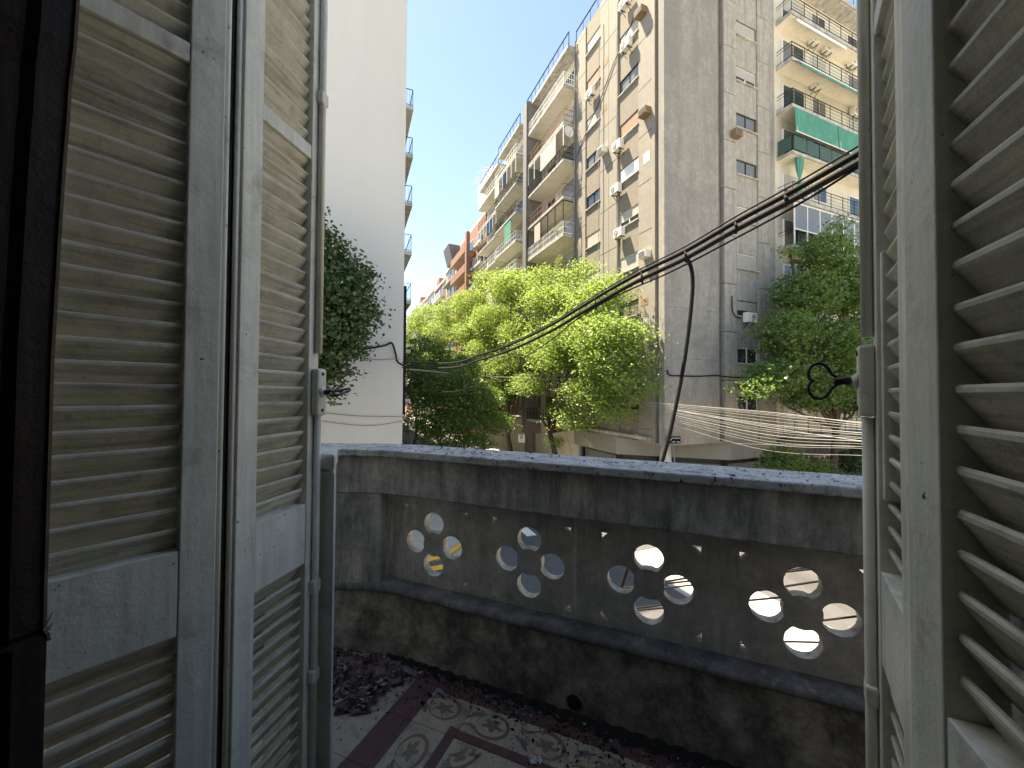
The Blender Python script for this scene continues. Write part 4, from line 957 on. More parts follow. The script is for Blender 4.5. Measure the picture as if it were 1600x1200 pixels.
cable('short black cable hooking into the air conditioner on the right window column', [sp(1144,462), sp(1144,480), sp(1148,493), sp(1157,498)], .03, 'cable', n=8)
# the fan of pale wires at the right, from the tower corner across the street towards the house on our right
ORD = 'first second third fourth fifth sixth seventh eighth ninth tenth eleventh twelfth thirteenth fourteenth fifteenth lowest'.split()
for i, (ya, ym, yb) in enumerate(((628,642,662),(629,646,665),(630,650,668),(632,655,672),(633,660,677),(634,662,680),(636,668,684),(637,671,686),(640,676,690),(642,681,694),(645,686,698),(648,690,701),(634,664,690),(655,700,712),(628,644,660),(692,694,698))):
    x0 = 1006+i*1.2 if i < 15 else 1137
    a = at_dist(x0, ya, 20.5 if i < 15 else 21.5); mid = at_dist(1180, ym, 12.5+.15*i); b_ = at_dist(1352, yb, 7.5+.12*i); c_ = at_dist(1500, yb+(yb-ym)*.65, 5.2+.1*i)
    cable(('%s wire from the top of the sagging pale fan in front of the tower base' % ORD[i]), [a, mid, b_, c_], .0045 if i % 4 else .008, 'wire_white', n=10, group='pale wires fanning out at the right', seg=6, name='wire', cat='wire')
# wires seen through the parapet holes
for i, (a, b_) in enumerate((((900,930),(1400,850)),((940,922),(1400,875)),((960,955),(1300,905)),((930,960),(1300,925)),((1150,985),(1400,955)),((1160,1005),(1400,1003)),((1150,905),(1400,860)))):
    cable(('%s wire of those seen through the parapet holes, counted from the left' % ORD[i]), [at_dist(a[0]-250, a[1]+30, 6.5), at_dist(a[0], a[1], 5.0), at_dist(b_[0], b_[1], 4.2), at_dist(b_[0]+250, b_[1]-40, 4.2)], .012, 'cable', n=6, group='wires seen through the holes', name='wire', cat='wire', seg=6)

# ------------------------------------------------------------------ our house: facade, room
FZ = -1.345
FV0, FV1 = .06, .30                      # facade thickness in v
HS = thing('house_facade', 'shaded house facade around the balcony door', 'wall', (0,.2,g), BAL)
U0, U1 = -1.14, .36; DH = 1.85
m = MB().box(-3.05,U0, FV0,FV1, g,2.5).box(U1,3.05, FV0,FV1, g,2.5).box(U0,U1, FV0,FV1, DH,2.5).box(U0,U1, FV0,FV1, g,FZ-.03)
m.build('wall', MT['facade'], HS, BAL)
# side walls of the house along both streets
for (fr, x0, x1) in ((BAL,0,0),):
    ca = BAL @ Vector((-3.05,.2,0)); cb = BAL @ Vector((3.05,.2,0))
MB().box(-30,-2.02, 2.1,2.32, g,2.5).build('wall', MT['facade'], HS); MB().box(2.1,2.32, -30,-2.02, g,2.5).build('wall', MT['facade'], HS)
tag(MB().box(-1.8,1.2, -3.2,FV0, FZ-.08,FZ-.02).build('room_floor', MT['dark_wood'], None, BAL), kind='structure')
tag(MB().box(-1.8,1.2, -3.2,FV0, 2.0,2.1).build('room_ceiling', MT['room'], None, BAL), kind='structure')
m = MB().box(-1.9,-1.8, -3.2,FV0-.003, FZ-.08,2.1).box(1.2,1.3, -3.2,FV0-.003, FZ-.08,2.1).box(-1.9,1.3, -3.3,-3.2, FZ-.08,2.1)
tag(m.build('room_wall', MT['room'], None, BAL), kind='structure')
# open inner door leaf (dark wood, chipped)
dl = thing('door_leaf', 'dark varnished wooden door leaf with a chipped edge at the far left', 'door', (-.94,.1,FZ), BAL)
prof = [(FZ+.01,.010),(-.405,.011),(-.402,.012),(-.398,-.008),(-.39,-.004),(-.33,-.006),(-.1,-.006),(.05,-.006),(.18,.002),(.28,.008),(.40,.018),(.44,.024),(.5,.027),(.56,.040),(.63,.045),(1.7,.047)]
def edge_poly(x0, w): return prof
vv = []; ff = []
base_u = -.945
for z, e in prof:
    u = base_u + e
    vv += [(u,.297,z),(u,.262,z),(u-.012,.25,z),(-.985,-.45,z),(-1.025,-.45,z),(-1.0,.297,z)]
k = 6
for i in range(len(prof)-1):
    for j in range(k): a = i*k+j; b_ = i*k+(j+1)%k; ff.append((a,b_,b_+k,a+k))
ff.append(tuple(range(k))); ff.append(tuple((len(prof)-1)*k+j for j in range(k)))
MB().add(vv, ff).build('leaf_board', MT['dark_wood'], dl, BAL)
m = MB()
for i in range(1, len(prof)-1):
    z, e = prof[i]; z2, e2 = prof[i+1]; m.bar((base_u+e-.001,.2985,z), (base_u+e2-.001,.2985,z2), .004, .010)
m.build('worn_edge', MT['worn_wood'], dl, BAL)
m = MB(); rg_ = random.Random(4)
for i in range(26):
    a = (base_u-.03+rg_.random()*.045, .296, -.41+rg_.random()*.03); b_ = (a[0]+rg_.uniform(-.012,.012), .301, a[2]+rg_.uniform(-.01,.02)); m.bar(a, b_, .002, .0015)
m.build('splinters', MT['splinter'], dl, BAL)
MB().box(-.97,base_u+.009, .262,.2975, FZ+.01,-.412).build('lower_rail', MT['worn_wood'], dl, BAL)

blocker = MB().box(-3.6,-3.06, .303,2.36, g,12).build('added_sun_blocker', MT['facade'], None, BAL); tag(root_of(blocker, (-3.3,1.3,g), BAL), 'tall pale wall added out of view left of the balcony to block the sun', 'wall')  # unseen wall, added only to keep direct sun off the balcony
# ------------------------------------------------------------------ shutters
PITCHZ = .045
def shutter(label, near, dirv, width, side, st_near, st_far, ztop=1.78, zbot=FZ+.03, seed=0, thick=.054):
    """near: (u,v) of the camera-side end of the inner face; dirv: unit (u,v); side: +1 if the inner face looks to +u, -1 to -u"""
    d = Vector((dirv[0],dirv[1],0)).normalized(); nrm_ = Vector((d.y,-d.x,0))*side      # inner face normal
    # local frame: x along leaf, y away from the viewer (outer side), z up
    org = Vector((near[0],near[1],0))
    fr = BAL @ mat4((tuple(d), tuple(-nrm_), (0,0,1)), tuple(org))
    o = thing('shutter_leaf', label, 'shutter', (near[0],near[1],zbot), BAL, group='louvred shutter leaves round the balcony door')
    rr = random.Random(seed)
    for a, b in ((0,st_near),(width-st_far,width)):
        MB().box(a,b, 0,thick, zbot,ztop).build('stile', MT['shutter'], o, fr, bevel=.0025)
    x0, x1 = st_near, width-st_far
    rails = [(zbot,-1.20),(-.537,-.353),(.735,.778),(ztop-.10,ztop)]
    for a, b in rails: MB().box(x0+.0008,x1-.0008, .002,thick-.002, a,b).build('rail', MT['shutter'], o, fr, bevel=.002)
    # louvre: profile in (y,z), inner edge high
    prof_ = [(.013,.0),(.0155,.0035),(.0205,.0025),(.0525,-.0490),(.0520,-.0545),(.0475,-.0560),(.013,-.0050)]
    tip = .010
    def slat(z, tilt, skew=0):
        m_ = MB(); n_ = len(prof_); v_ = []
        for xx in (x0-.0,x1+.0):
            for (yy, zz) in prof_:
                # ends trimmed: the inner edge is a little shorter than the outer one
                sh_ = 0
                v_.append((xx, yy, zz*tilt + (skew if xx > x0 else -skew)))
        m_.add(v_, [tuple(range(n_)), tuple(range(2*n_-1,n_-1,-1))]+[(i,(i+1)%n_,(i+1)%n_+n_,i+n_) for i in range(n_)])
        return m_
    var_ = [slat(0, rr.uniform(.95,1.04), rr.uniform(-.0009,.0009)).build('slat', MT['slat'], o, fr) for _ in range(7)]; unused = list(var_)
    for (a, b) in ((rails[0][1],rails[1][0]),(rails[1][1],rails[2][0]),(rails[2][1],rails[3][0])):
        n_ = int(round((b-a)/PITCHZ)); st = (b-a)/n_
        for i in range(n_):
            z = a + st*(i+1) - .0015
            c = unused.pop() if unused else rr.choice(var_).copy()
            if c.name not in COL.objects: COL.objects.link(c); c.parent = o
            c.location = Vector((0,0,z)) + Vector((0,0,rr.uniform(-.0012,.0012))); 
    return o, fr
def at_local(obj): pass
Lf1, fL1 = shutter('left shutter leaf nearest the dark door, wide slats', (-1.073,.255), (.296,.955), .33, +1, .065, .065, seed=1)
Lf2, fL2 = shutter('left shutter leaf with the lock and ring, beside the white pier', (-1.006,.633), (-.194,.981), .290, +1, .06, .044, seed=2)
Rf2, fR2 = shutter('right shutter leaf with the key ring handle, edge-on to the view', (.323,.751), (.233,.972), .304, -1, .062, .045, seed=3)
Rf1, fR1 = shutter('right shutter leaf nearest the camera at the right edge', (.272,.345), (.017,1.0), .305, -1, .065, .067, seed=4)
# hinge-side beads and gap strips
for o, fr, w in ((Lf1,fL1,.33),(Lf2,fL2,.29),(Rf2,fR2,.304),(Rf1,fR1,.305)):
    for x in ((-.006, w+.006) if o in (Lf1,Rf1) else (-.006,)):
        MB().tube([(x,.012,FZ+.03),(x,.012,1.78)], .0065, 8).build('bead', MT['shutter'], o, fr, smooth=True)
        MB().box(x-.010,x+.010, .018,.040, FZ+.03,1.78).build('rebate', MT['dark_wood'], o, fr)
# chipped nail dimples on stiles
def heart(fr, o, x, z, out, sc=1.0, ang=0, thick=.006):
    """heart shaped iron ring standing out from the spindle"""
    pts = []
    n = 44
    for i in range(n+1):
        t = 2*math.pi*i/n
        hx = .0155*(math.sin(t)**3)*1.75; hz = (.013*math.cos(t)-.005*math.cos(2*t)-.002*math.cos(3*t)-.001*math.cos(4*t))*1.75
        # lobes point away (outwards, -y), notch at the far side
        a = (hx, -(hz)-.0)
        pts.append((x + a[0]*math.sin(ang)*sc, -out + -(.028+ -a[1]*1.0)*sc + .0, z + a[0]*math.cos(ang)*sc))
    return pts
def lock(o, fr, xc, zc, ang, ring_len=.062, rw=.045):
    # box
    m_ = MB().box(xc-.021,xc+.021, -.026,-.0, zc-.075,zc+.075); m_.build('lock_box', MT['shutter'], o, fr, bevel=.007)
    for dz in (-.058,.058): MB().tube([(xc+.0,-.026,zc+dz),(xc+.0,-.0285,zc+dz)], .0055, 10).build('screw', MT['key_iron'], o, fr)
    MB().tube([(xc,-.026,zc),(xc,-.030,zc),(xc,-.036,zc)], [.017,.015,.009], 14).build('collar', MT['shutter'], o, fr, smooth=True)
    hd = MB().tube([(xc,-.034,zc),(xc,-.042,zc),(xc,-.047,zc),(xc,-.060,zc),(xc,-.066,zc)], [.006,.010,.0085,.0095,.006], 12).build('spindle', MT['key_iron'], o, fr, smooth=True)
    pts = []
    ca_, sa_ = math.cos(ang), math.sin(ang)
    ctrl = [(.006,.056),(.012,.066),(.022,.074),(.029,.088),(.026,.104),(.014,.113),(.003,.109),(0,.103)]
    full = ctrl + [(-a, b) for a, b in ctrl[-2::-1]]
    P = [Vector((xc + a*sa_*1.35, -.012-b*.86, zc + a*ca_*1.35)) for a, b in full]
    # smooth
    Q = []
    PP = [P[0]]+P+[P[-1]]
    for i in range(1, len(PP)-2):
        for k_ in range(4):
            t = k_/4; a, b, c, d = PP[i-1],PP[i],PP[i+1],PP[i+2]
            Q.append(.5*((2*b)+(c-a)*t+(2*a-5*b+4*c-d)*t*t+(3*b-a-3*c+d)*t**3))
    Q.append(P[-1])
    m_ = MB(); m_.tube([tuple(q) for q in Q], .0036, 8)
    m_.bar((xc+.010*sa_,-.058,zc+.010*ca_), (xc-.010*sa_,-.058,zc-.010*ca_), .010,.006)
    m_.build('ring_handle', MT['key_iron'], hd, fr, smooth=True)
def rod(o, fr, xc):
    m_ = MB()
    m_.tube([(xc,-.010,FZ+.05),(xc,-.010,-.05)], .0105, 12); m_.tube([(xc,-.010,.12),(xc,-.010,1.76)], .0105, 12)
    m_.build('bolt_rod', MT['shutter'], o, fr, smooth=True)
    for z in (-.9,.45 if False else -.62,.95):
        MB().box(xc-.017,xc+.017, -.021,.0, z-.02,z+.02).build('rod_guide', MT['shutter'], o, fr, bevel=.005)
rod(Lf2, fL2, .29-.012); lock(Lf2, fL2, .29-.012, -.005, R(75))
rod(Rf2, fR2, .304-.012); lock(Rf2, fR2, .304-.012, .028, R(2))
# lock backing board on the right leaf
MB().box(.240,.2585, .006,.040, -.21,.285).build('lock_backing', MT['shutter'], Rf2, fR2, bevel=.003)

# ------------------------------------------------------------------ balcony
BC = thing('balcony', 'old stone balcony with a mildewed parapet pierced by quatrefoil holes and patterned floor tiles', 'balcony', (-.4,1.0,FZ), BAL)
CORN = [(1.75,.95),(1.5,1.25),(.74,1.6),(-1.40,1.6),(-1.95,1.365),(-2.25,1.05)]    # inner line of the parapet, in u,v
def offset_line(pts, d):
    """offset outwards (to the left of travel for this order)"""
    out = []
    for i, p in enumerate(pts):
        p = Vector((p[0],p[1])); a = Vector(pts[max(0,i-1)]); b = Vector(pts[min(len(pts)-1,i+1)])
        d1 = (p-a).normalized() if i else None; d2 = (b-p).normalized() if i < len(pts)-1 else None
        if d1 is None: d1 = d2
        if d2 is None: d2 = d1
        n1 = Vector((d1.y,-d1.x)); n2 = Vector((d2.y,-d2.x)); n_ = (n1+n2).normalized()
        out.append((p.x+n_.x*d/max(.3,n_.dot(n1)), p.y+n_.y*d/max(.3,n_.dot(n1))))
    return out
def smooth_corner(pts, idx, r=.22, n=6):
    out = []
    for i, p in enumerate(pts):
        if i in idx:
            p = Vector(p); a = Vector(pts[i-1]); b = Vector(pts[i+1])
            q0 = p+(a-p).normalized()*r; q1 = p+(b-p).normalized()*r
            for k in range(n+1):
                t = k/n; out.append(tuple((1-t)**2*q0+2*t*(1-t)*p+t*t*q1))
        else: out.append(p)
    return out
def band(inner, outer, z0, z1):
    m = MB(); n = len(inner); v = []
    for (a, b), (c, d) in zip(inner, outer): v += [(a,b,z0),(c,d,z0),(c,d,z1),(a,b,z1)]
    f = [(0,1,2,3),(4*n-1,4*n-2,4*n-3,4*n-4)]
    for i in range(n-1):
        for j in range(4): a = 4*i+j; b = 4*i+(j+1)%4; f.append((a,a+4,b+4,b))
    return m.add(v, f)
CI = smooth_corner(CORN, (1,2,3,4), .16)
# sign: for this ordering the outside is offset by negative d if needed
t_ = offset_line(CORN, .1); SGN = 1 if t_[3][1] > CORN[3][1] else -1
off = lambda d: offset_line(CI, d*SGN)
def dense(pts, s=.12):
    out = []
    for a, b in zip(pts[:-1], pts[1:]):
        a = Vector(a); b = Vector(b); n = max(1, int((b-a).length/s))
        for k in range(n): out.append(tuple(a.lerp(b, k/n)))
    out.append(tuple(pts[-1])); return out
cop = band(off(-.03), off(.21), -.335, -.30).build('coping', MT['coping'], BC, BAL, bevel=.006)
band(off(0), off(.18), -.53, -.337).build('beam', MT['parapet'], BC, BAL, bevel=.008)
# lower wall with a rounded ledge
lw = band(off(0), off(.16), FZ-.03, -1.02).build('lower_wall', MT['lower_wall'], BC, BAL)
m = MB(); pr = [(-.010,-1.024),(-.014,-1.014),(-.011,-1.001),(-.002,-.994),(.015,-.991),(.105,-.986),(.105,-1.03)]
lines = [off(d) for d, z in pr]; v = []; n = len(lines[0])
for i in range(n):
    for (d, z), L in zip(pr, lines): v.append((L[i][0], L[i][1], z))
kk = len(pr); f = []
for i in range(n-1):
    for j in range(kk): a = i*kk+j; b = i*kk+(j+1)%kk; f.append((a,a+kk,b+kk,b))
m.add(v, f).build('ledge', MT['ledge'], BC, BAL, smooth=True)
# corner pilaster / solid turning segments
MB().prism([(-1.395,1.602),(-1.395,1.74),(-1.96,1.51),(-1.945,1.372)], -1.022, -.529).build('corner_pilaster', MT['parapet'], BC, BAL, bevel=.006)
MB().prism([(-1.945,1.372),(-1.96,1.51),(-2.4,1.1),(-2.25,1.05)], -1.022, -.529).build('end_wall', MT['parapet'], BC, BAL)
MB().prism([(.688,1.602),(.688,1.742),(1.6,1.37),(1.5,1.25)], -1.022, -.529).build('end_wall', MT['parapet'], BC, BAL)
# pierced panels
PV0, PV1 = 1.675, 1.718
def panel_mesh(uc, w):
    """flat plate with a quatrefoil and four little triangles cut through, built with 2-D boolean via curve fill"""
    cu = bpy.data.curves.new('p', 'CURVE'); cu.dimensions = '2D'; cu.fill_mode = 'BOTH'; cu.extrude = (PV1-PV0)/2
    def spl(pts):
        s = cu.splines.new('POLY'); s.points.add(len(pts)-1); s.use_cyclic_u = True
        for q, p in zip(s.points, pts): q.co = (p[0], p[1], 0, 1)
    h0, h1 = -1.0, -.515; zc = -.778
    spl([(-w/2-.0003,h0),(w/2-.001,h0),(w/2-.001,h1),(-w/2-.0003,h1)])
    rj = random.Random(int(uc*1000))
    for q in range(4):
        a = q*math.pi/2; cx, cz = .108*math.cos(a), zc+.103*math.sin(a); pts = []; r_ = .0575; cr = .060
        n = 40
        for i in range(n):
            t = 2*math.pi*i/n; x = cx+r_*math.cos(t); z = cz+r_*.98*math.sin(t)
            dd = math.hypot(x, z-zc)
            if dd < cr: x = x/dd*cr*(1); z = zc+(z-zc)/dd*cr
            pts.append((x+rj.uniform(-.0008,.0008), z+rj.uniform(-.0008,.0008)))
        spl(pts)
    for sx in (-1,1):
        for sz in (-1,1):
            x = sx*.178; z = zc+sz*.168
            spl([(x+sx*.017, z+sz*.016), (x-sx*.021, z+sz*.014), (x+sx*.015, z-sz*.021)])
    tmp = bpy.data.objects.new('t', cu); COL.objects.link(tmp); bpy.context.view_layer.update()
    me = bpy.data.meshes.new_from_object(tmp.evaluated_get(bpy.context.evaluated_depsgraph_get())); bpy.data.objects.remove(tmp)
    return me
pm = panel_mesh(0, .516)
pm.transform(Matrix.Rotation(R(90), 4, 'X'))       # (x, z) plane, thickness along y
pm.materials.clear(); pm.materials.append(MT['panel']); pm.materials.append(MT['hole_side'])
mi = []
for p in pm.polygons: mi.append(1 if abs(p.normal.y) < .5 and p.area < .002 else 0)
pm.polygons.foreach_set('material_index', mi)
PBC = PM(BC).inverted()
for i, uc in enumerate((-1.12,-.604,-.088,.428)):
    o = bpy.data.objects.new('pierced_panel', pm); COL.objects.link(o); o.parent = BC
    M = PBC @ BAL @ Matrix.Translation((uc, (PV0+PV1)/2, 0)); o.location = M.to_translation(); o.rotation_euler = (0,0,0)
# backing at the far ends so nothing is see-through
MB().prism([(1.5,1.25),(1.6,1.37),(1.86,1.0),(1.75,.95)], -1.022,-.529).build('end_wall', MT['parapet'], BC, BAL)
# floor slab and tiles
MB().prism([(-2.2,.31),(1.9,.31),(1.85,1.0),(1.55,1.35),(.8,1.66),(-1.42,1.66),(-1.98,1.42),(-2.3,1.1)], FZ-.16, FZ-.012).build('slab', MT['grout'], BC, BAL)
TP = .226
def U(i): return -1.01+TP*i
def Vv(j): return 1.327+TP*j
def clip_box(m, x0,x1,y0,y1,z0,z1): m.box(x0,x1,y0,y1,z0,z1)
gz0, gz1 = FZ-.012, FZ
def arc(m, cx, cy, r0, r1, a0, a1, z, n=26, taper=None):
    v = []; f = []
    for i in range(n+1):
        t = a0+(a1-a0)*i/n; k = 1 if taper is None else taper(i/n); rm = (r0+r1)/2; hw = (r1-r0)/2*k
        for r_ in (rm-hw, rm+hw): v.append((cx+r_*math.cos(t), cy+r_*math.sin(t), z))
    for i in range(n): f.append((2*i,2*i+1,2*i+3,2*i+2))
    m.add(v, f)
def rib(m, pts, ws, z):
    v = []; f = []
    for i, p in enumerate(pts):
        p = Vector(p); d = (Vector(pts[min(i+1,len(pts)-1)])-Vector(pts[max(i-1,0)])).normalized(); n_ = Vector((-d.y,d.x))
        v += [(*(p+n_*ws[i]/2), z), (*(p-n_*ws[i]/2), z)]
    for i in range(len(pts)-1): f.append((2*i,2*i+1,2*i+3,2*i+2))
    m.add(v, f)
def blob(m, cx, cy, r, lobes, z, seed=0, amp=.3, sx=1, sy=1, rot=0):
    n = 40; v = [(cx,cy,z)]
    for i in range(n):
        t = 2*math.pi*i/n; rr_ = r*(1+amp*math.cos(lobes*t+seed)); x = rr_*math.cos(t)*sx; y = rr_*math.sin(t)*sy
        v.append((cx+x*math.cos(rot)-y*math.sin(rot), cy+x*math.sin(rot)+y*math.cos(rot), z))
    m.add(v, [(0,1+i,1+(i+1)%n) for i in range(n)])
def tile_obj(x0, x1, y0, y1, mat, dz=0):
    e = .0009
    return MB().box(x0+e,x1-e,y0+e,y1-e, gz0, gz1+dz).build('tile', MT[mat], BC, BAL)
I1, I2, I3 = gz1+.0006, gz1+.0010, gz1+.0014
def scroll(tile, cx, cy, rot, flip=1):
    """ornamental scroll inlaid in a border tile; rot turns it"""
    def T(p): x, y = p[0], p[1]*flip; return (cx+x*math.cos(rot)-y*math.sin(rot), cy+x*math.sin(rot)+y*math.cos(rot))
    m = MB(); pts = []; n = 34
    for i in range(n+1):
        t = i/n; a = -2.6+t*5.9; r_ = .068-.012*t; pts.append(T((r_*math.cos(a)*1.12, r_*math.sin(a)*.86)))
    rib(m, pts, [.004+.012*math.sin(math.pi*min(1,t_/n*1.2+.1)) for t_ in range(n+1)], I2)
    tail = [T((-.060+.0-.055*t_, -.038+.012*math.sin(t_*3.1)-.004*t_)) for t_ in [k_/8 for k_ in range(9)]]
    rib(m, tail, [.015-.008*k_/8 for k_ in range(9)], I1)
    m.build('scroll_inlay', MT['tile_tan'], tile, BAL)
    m = MB(); c = T((.003,.0)); blob(m, c[0], c[1], .028, 5, I1, 1, .35, 1.25, .8, rot)
    m.build('flower_inlay', MT['tile_olive'], tile, BAL)
    m = MB(); c = T((-.085,.022)); blob(m, c[0], c[1], .020, 3, I1, 2, .30, 1.7, .6, rot+.6*flip)
    m.build('leaf_inlay', MT['tile_blue'], tile, BAL)
for i in range(-6, 15):
    for j in range(-5, 2):
        x0, x1 = U(i), U(i+1); y0, y1 = Vv(j), min(Vv(j+1), 1.62)
        if x1 < -2.2 or x0 > 1.6: continue
        y0 = max(y0, .31)
        if y1 - y0 < .02: continue
        vis = x0 < .35 and y1 > .55
        if i < -1: tile_obj(x0,x1,y0,y1,'tile_beige'); continue
        if i == -1:                                  # beige tile with maroon side
            t = tile_obj(x0, -1.105, y0, y1, 'tile_beige'); tile_obj(-1.105, x1, y0, y1, 'tile_maroon'); continue
        if j >= 1: tile_obj(x0,x1,y0,y1,'tile_maroon'); continue
        if i == 0 or j == 0:
            t = tile_obj(x0,x1,y0,y1,'tile_cream')
            m = MB()
            if i == 0: m.box(x0+.001, x0+.026, y0+.001, y1-.001, gz1, I1); m.box(x1-.040, x1-.001, y0+.001, (y1-.001) if j < 0 else y0+.040, gz1, I2)
            if j == 0: m.box((x0+.026) if i == 0 else x0+.001, x1-.001, y1-.052, y1-.001, gz1, I1); m.box((x0+.001) if i else x1-.040, x1-.001, y0+.001, y0+.036, gz1, I3)
            m.build('maroon_border', MT['tile_maroon'], t, BAL)
            if vis:
                if i == 0 and j < 0: scroll(t, (x0+x1)/2-.008, (y0+y1)/2, R(90), 1)
                else: scroll(t, (x0+x1)/2+(-.002 if i else 0), (y0+y1)/2-.008, 0, 1 if i % 2 else -1)
        else:
            t = tile_obj(x0,x1,y0,y1,'tile_cream')
            if vis:
                sx = 1 if i % 2 else -1; sy = 1 if j % 2 else -1
                cx, cy = (x0 if sx > 0 else x1), (y1 if sy > 0 else y0)
                m = MB(); a0 = {(1,1):-math.pi/2,(1,-1):0,(-1,1):math.pi,(-1,-1):math.pi/2}[(sx,sy)]
                arc(m, cx, cy, .118, .132, a0+.14, a0+math.pi/2-.14, I1)
                arc(m, cx+sx*.012, cy-sy*.012, .05, .062, a0+.1, a0+math.pi/2-.1, I1, taper=lambda q: .4+.9*math.sin(math.pi*q)); m.build('arc_inlay', MT['tile_tan'], t, BAL)
                m = MB(); blob(m, cx+sx*.152, cy-sy*.152, .034, 4, I1, 0, .35, 1,1, R(45)); m.build('rosette_inlay', MT['tile_red'], t, BAL)
                m = MB(); blob(m, cx+sx*.10, cy-sy*.03, .015, 3, I1, 1, .4); blob(m, cx+sx*.03, cy-sy*.10, .015, 3, I1, 1, .4); blob(m, cx+sx*.065, cy-sy*.065, .016, 2, I1, 1, .4, 1,1, 1.2); m.build('leaf_inlay', MT['tile_olive'], t, BAL)
backdrop = MB().box(.60,.68, .303,1.36, FZ-.01,.95).build('added_shade_wall', MT['lower_wall'], None, BAL)  # added wall: darkens the right leaves and the gaps between their slats
tag(root_of(backdrop, (.64,.9,FZ), BAL), 'dark stained wall added behind the right shutter leaves to keep them dark', 'wall')
# drain hole in the foot of the wall
dh = MB().tube([(-.375,1.597,FZ+.062),(-.375,1.6,FZ+.062)], .030, 18); dh.build('drain_hole', MT['black'], BC, BAL)
MB().tube([(-.375,1.5955,FZ+.062),(-.375,1.6,FZ+.062)], [.036,.038], 18, cap=False).build('drain_rim', MT['lower_wall'], BC, BAL)

# white pier at the end of the parapet
pr_ = thing('pier', 'whitewashed pier with a worn cap beside the left shutter', 'pier', (-1.06,.98,FZ), BAL)
def rotp(cx, cy, hw, hd, a): 
    return [(cx+x*math.cos(a)-y*math.sin(a), cy+x*math.sin(a)+y*math.cos(a)) for x, y in ((-hw,-hd),(hw,-hd),(hw,hd),(-hw,hd))]
MB().prism([(-1.0,.932),(-1.098,1.03),(-1.32,1.03),(-1.32,.932)], FZ-.01, -.262).build('shaft', MT['white_pier'], pr_, BAL, bevel=.006)
MB().prism([(-.997,.928),(-1.097,1.036),(-1.33,1.036),(-1.33,.928)], -.258, -.205).build('cap', MT['white_pier'], pr_, BAL, bevel=.008)

# ------------------------------------------------------------------ litter on balcony
rl = random.Random(12)
def chip(m, u, v, z, s, rr, mi=0, lift=.3):
    a = rr.uniform(0,6.28); c, sn = math.cos(a), math.sin(a); l_ = s*rr.uniform(.6,1.6); w = s*rr.uniform(.3,.8); h = s*lift*rr.random()
    v_ = [(u+c*l_, v+sn*l_, z+h), (u-sn*w, v+c*w, z+.001), (u-c*l_, v-sn*l_, z+h*rr.random()), (u+sn*w, v-c*w, z+.001+h), (u,v,z+.002+h*1.5)]
    m.add(v_, [(0,1,4),(1,2,4),(2,3,4),(3,0,4),(0,3,2,1)], mi)
m = MB()
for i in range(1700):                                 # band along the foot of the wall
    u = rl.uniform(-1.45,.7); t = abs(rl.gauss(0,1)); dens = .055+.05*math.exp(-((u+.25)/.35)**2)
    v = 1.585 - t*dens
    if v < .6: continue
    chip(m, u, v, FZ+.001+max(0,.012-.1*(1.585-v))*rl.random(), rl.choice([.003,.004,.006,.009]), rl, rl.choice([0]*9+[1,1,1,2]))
for i in range(300):
    u = rl.uniform(-1.5,.7); v = rl.uniform(.5,1.55); chip(m, u, v, FZ+.002, rl.choice([.002,.003,.004,.007]), rl, rl.choice([0,0,1,2]))
for i in range(1500):
    a = rl.uniform(0,6.28); r_ = abs(rl.gauss(0,.13)); u = -1.38+r_*math.cos(a)*1.2; v = 1.42+r_*math.sin(a)*.7
    if v > 1.59: continue
    chip(m, u, v, FZ+.002+.03*rl.random()*max(0,1-r_*3), rl.choice([.004,.006,.01]), rl, rl.choice([0,0,1,1,2]))
o = m.build('litter', [MT['soot'], MT['leaf_litter'], MT['pale_bit']], None, BAL); tag(root_of(o, (-.4,1.4,FZ), BAL), 'dirt, dry leaf bits and pale flakes scattered on the balcony floor', 'debris', kind='stuff')
# dirt fillet along the wall
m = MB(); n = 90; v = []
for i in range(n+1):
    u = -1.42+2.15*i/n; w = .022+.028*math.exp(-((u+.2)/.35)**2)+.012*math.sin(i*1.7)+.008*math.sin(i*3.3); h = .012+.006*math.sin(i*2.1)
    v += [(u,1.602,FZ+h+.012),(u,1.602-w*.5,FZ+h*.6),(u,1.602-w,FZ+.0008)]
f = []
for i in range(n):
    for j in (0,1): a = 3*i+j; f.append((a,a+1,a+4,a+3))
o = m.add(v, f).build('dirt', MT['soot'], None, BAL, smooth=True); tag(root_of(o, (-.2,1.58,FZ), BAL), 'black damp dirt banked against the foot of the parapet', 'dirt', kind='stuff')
# bits on the coping
m = MB()
for i in range(260):
    u = rl.uniform(-1.4,.75); v = rl.uniform(1.585,1.79); chip(m, u, v, -.299, rl.choice([.002,.003,.004,.008]), rl, rl.choice([0,0,1]), .5)
o = m.build('litter', [MT['soot'], MT['leaf_litter']], None, BAL); tag(root_of(o, (-.4,1.7,-.3), BAL), 'dark crumbs and dead leaf bits lying on the parapet coping', 'debris', kind='stuff')
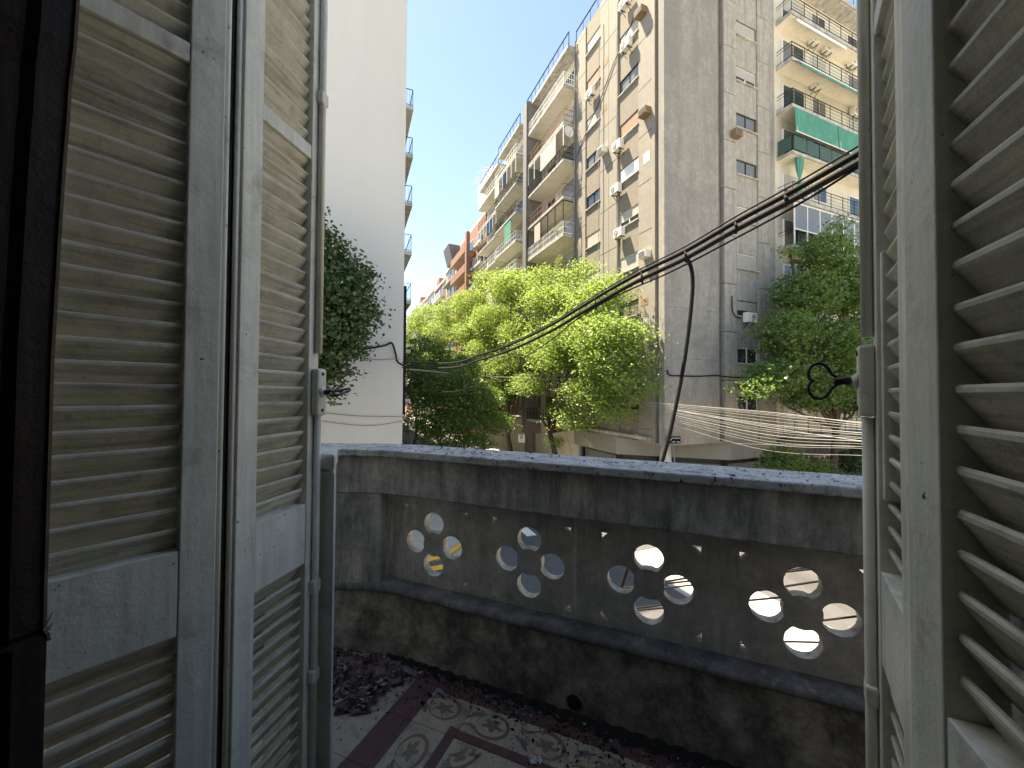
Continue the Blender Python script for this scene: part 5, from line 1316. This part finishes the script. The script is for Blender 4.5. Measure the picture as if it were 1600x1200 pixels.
# rag
m = MB(); nx, ny = 34, 24; v = []
for j in range(ny+1):
    for i in range(nx+1):
        a = i/nx; b = j/ny; u = -1.62+.42*a+.05*b; vv_ = 1.20+.30*b+.06*a
        z = FZ+.004+.020*abs(math.sin(a*13+b*5+2*math.sin(b*6)))*abs(math.cos(b*11+a*7))+.022*rl.random()**2+.03*math.exp(-((a-.6)**2+(b-.8)**2)*9)
        if i in (0,nx) or j in (0,ny): z = FZ+.003+.006*rl.random()
        v.append((u+.02*math.sin(b*11)+.012*math.sin(b*31+a*5), vv_+.02*math.sin(a*13)+.014*math.sin(a*37), z))
f = [(j*(nx+1)+i, j*(nx+1)+i+1, (j+1)*(nx+1)+i+1, (j+1)*(nx+1)+i) for j in range(ny) for i in range(nx)]
o = m.add(v, f).build('rag', MT['rag'], None, BAL, smooth=False)
tag(root_of(o, (-1.4,1.35,FZ), BAL), 'crumpled faded pink rag covered in dirt in the balcony corner', 'rag')
m = MB()
for i in range(1100):
    chip(m, rl.uniform(-1.6,-1.18), rl.uniform(1.25,1.52), FZ+.02+.02*rl.random(), rl.choice([.004,.007,.012]), rl, rl.choice([0,0,1,1,2]))
o = m.build('litter', [MT['soot'], MT['leaf_litter'], MT['pale_bit']], None, BAL); tag(root_of(o, (-1.4,1.35,FZ), BAL), 'dry dirt and twigs lying on the pink rag', 'debris', kind='stuff')
# feathers
def feather(u, v, L, w, ang, label):
    m = MB(); vv_ = []; n = 10
    for i in range(n+1):
        t = i/n; hw = w*math.sin(math.pi*(t**.6))*.5; x = L*t
        for s_ in (-1,0,1): vv_.append((u+(x*math.cos(ang)-s_*hw*math.sin(ang)), v+(x*math.sin(ang)+s_*hw*math.cos(ang)), FZ+.006+.012*math.sin(math.pi*t)+(.004 if s_ == 0 else 0)))
    f = []
    for i in range(n):
        for j in (0,1): a = 3*i+j; f.append((a,a+1,a+4,a+3))
    q = m.add(vv_, f).build('feather', MT['feather'], None, BAL); return tag(root_of(q, (u,v,FZ), BAL), label, 'feather')
feather(-1.235, 1.545, .15, .035, R(-8), 'large grey feather at the wall foot next to the rag')
feather(-.985, 1.50, .09, .022, R(-20), 'small grey feather on the maroon tile band')
for u, v, lab, s in ((-.50,1.255,'larger crumpled white scrap of paper on the tiles',.020),(-.455,1.36,'small crumpled pale scrap near the drain',.014),(-.60,1.22,'torn white scrap of paper on the scroll border',.012)):
    m = MB()
    for k in range(7): chip(m, u+rl.uniform(-s,s), v+rl.uniform(-s,s), FZ+.003, s, rl, 0, 1.0)
    tag(root_of(m.build('paper_scrap', MT['foil'], None, BAL), (u,v,FZ), BAL), lab, 'litter')
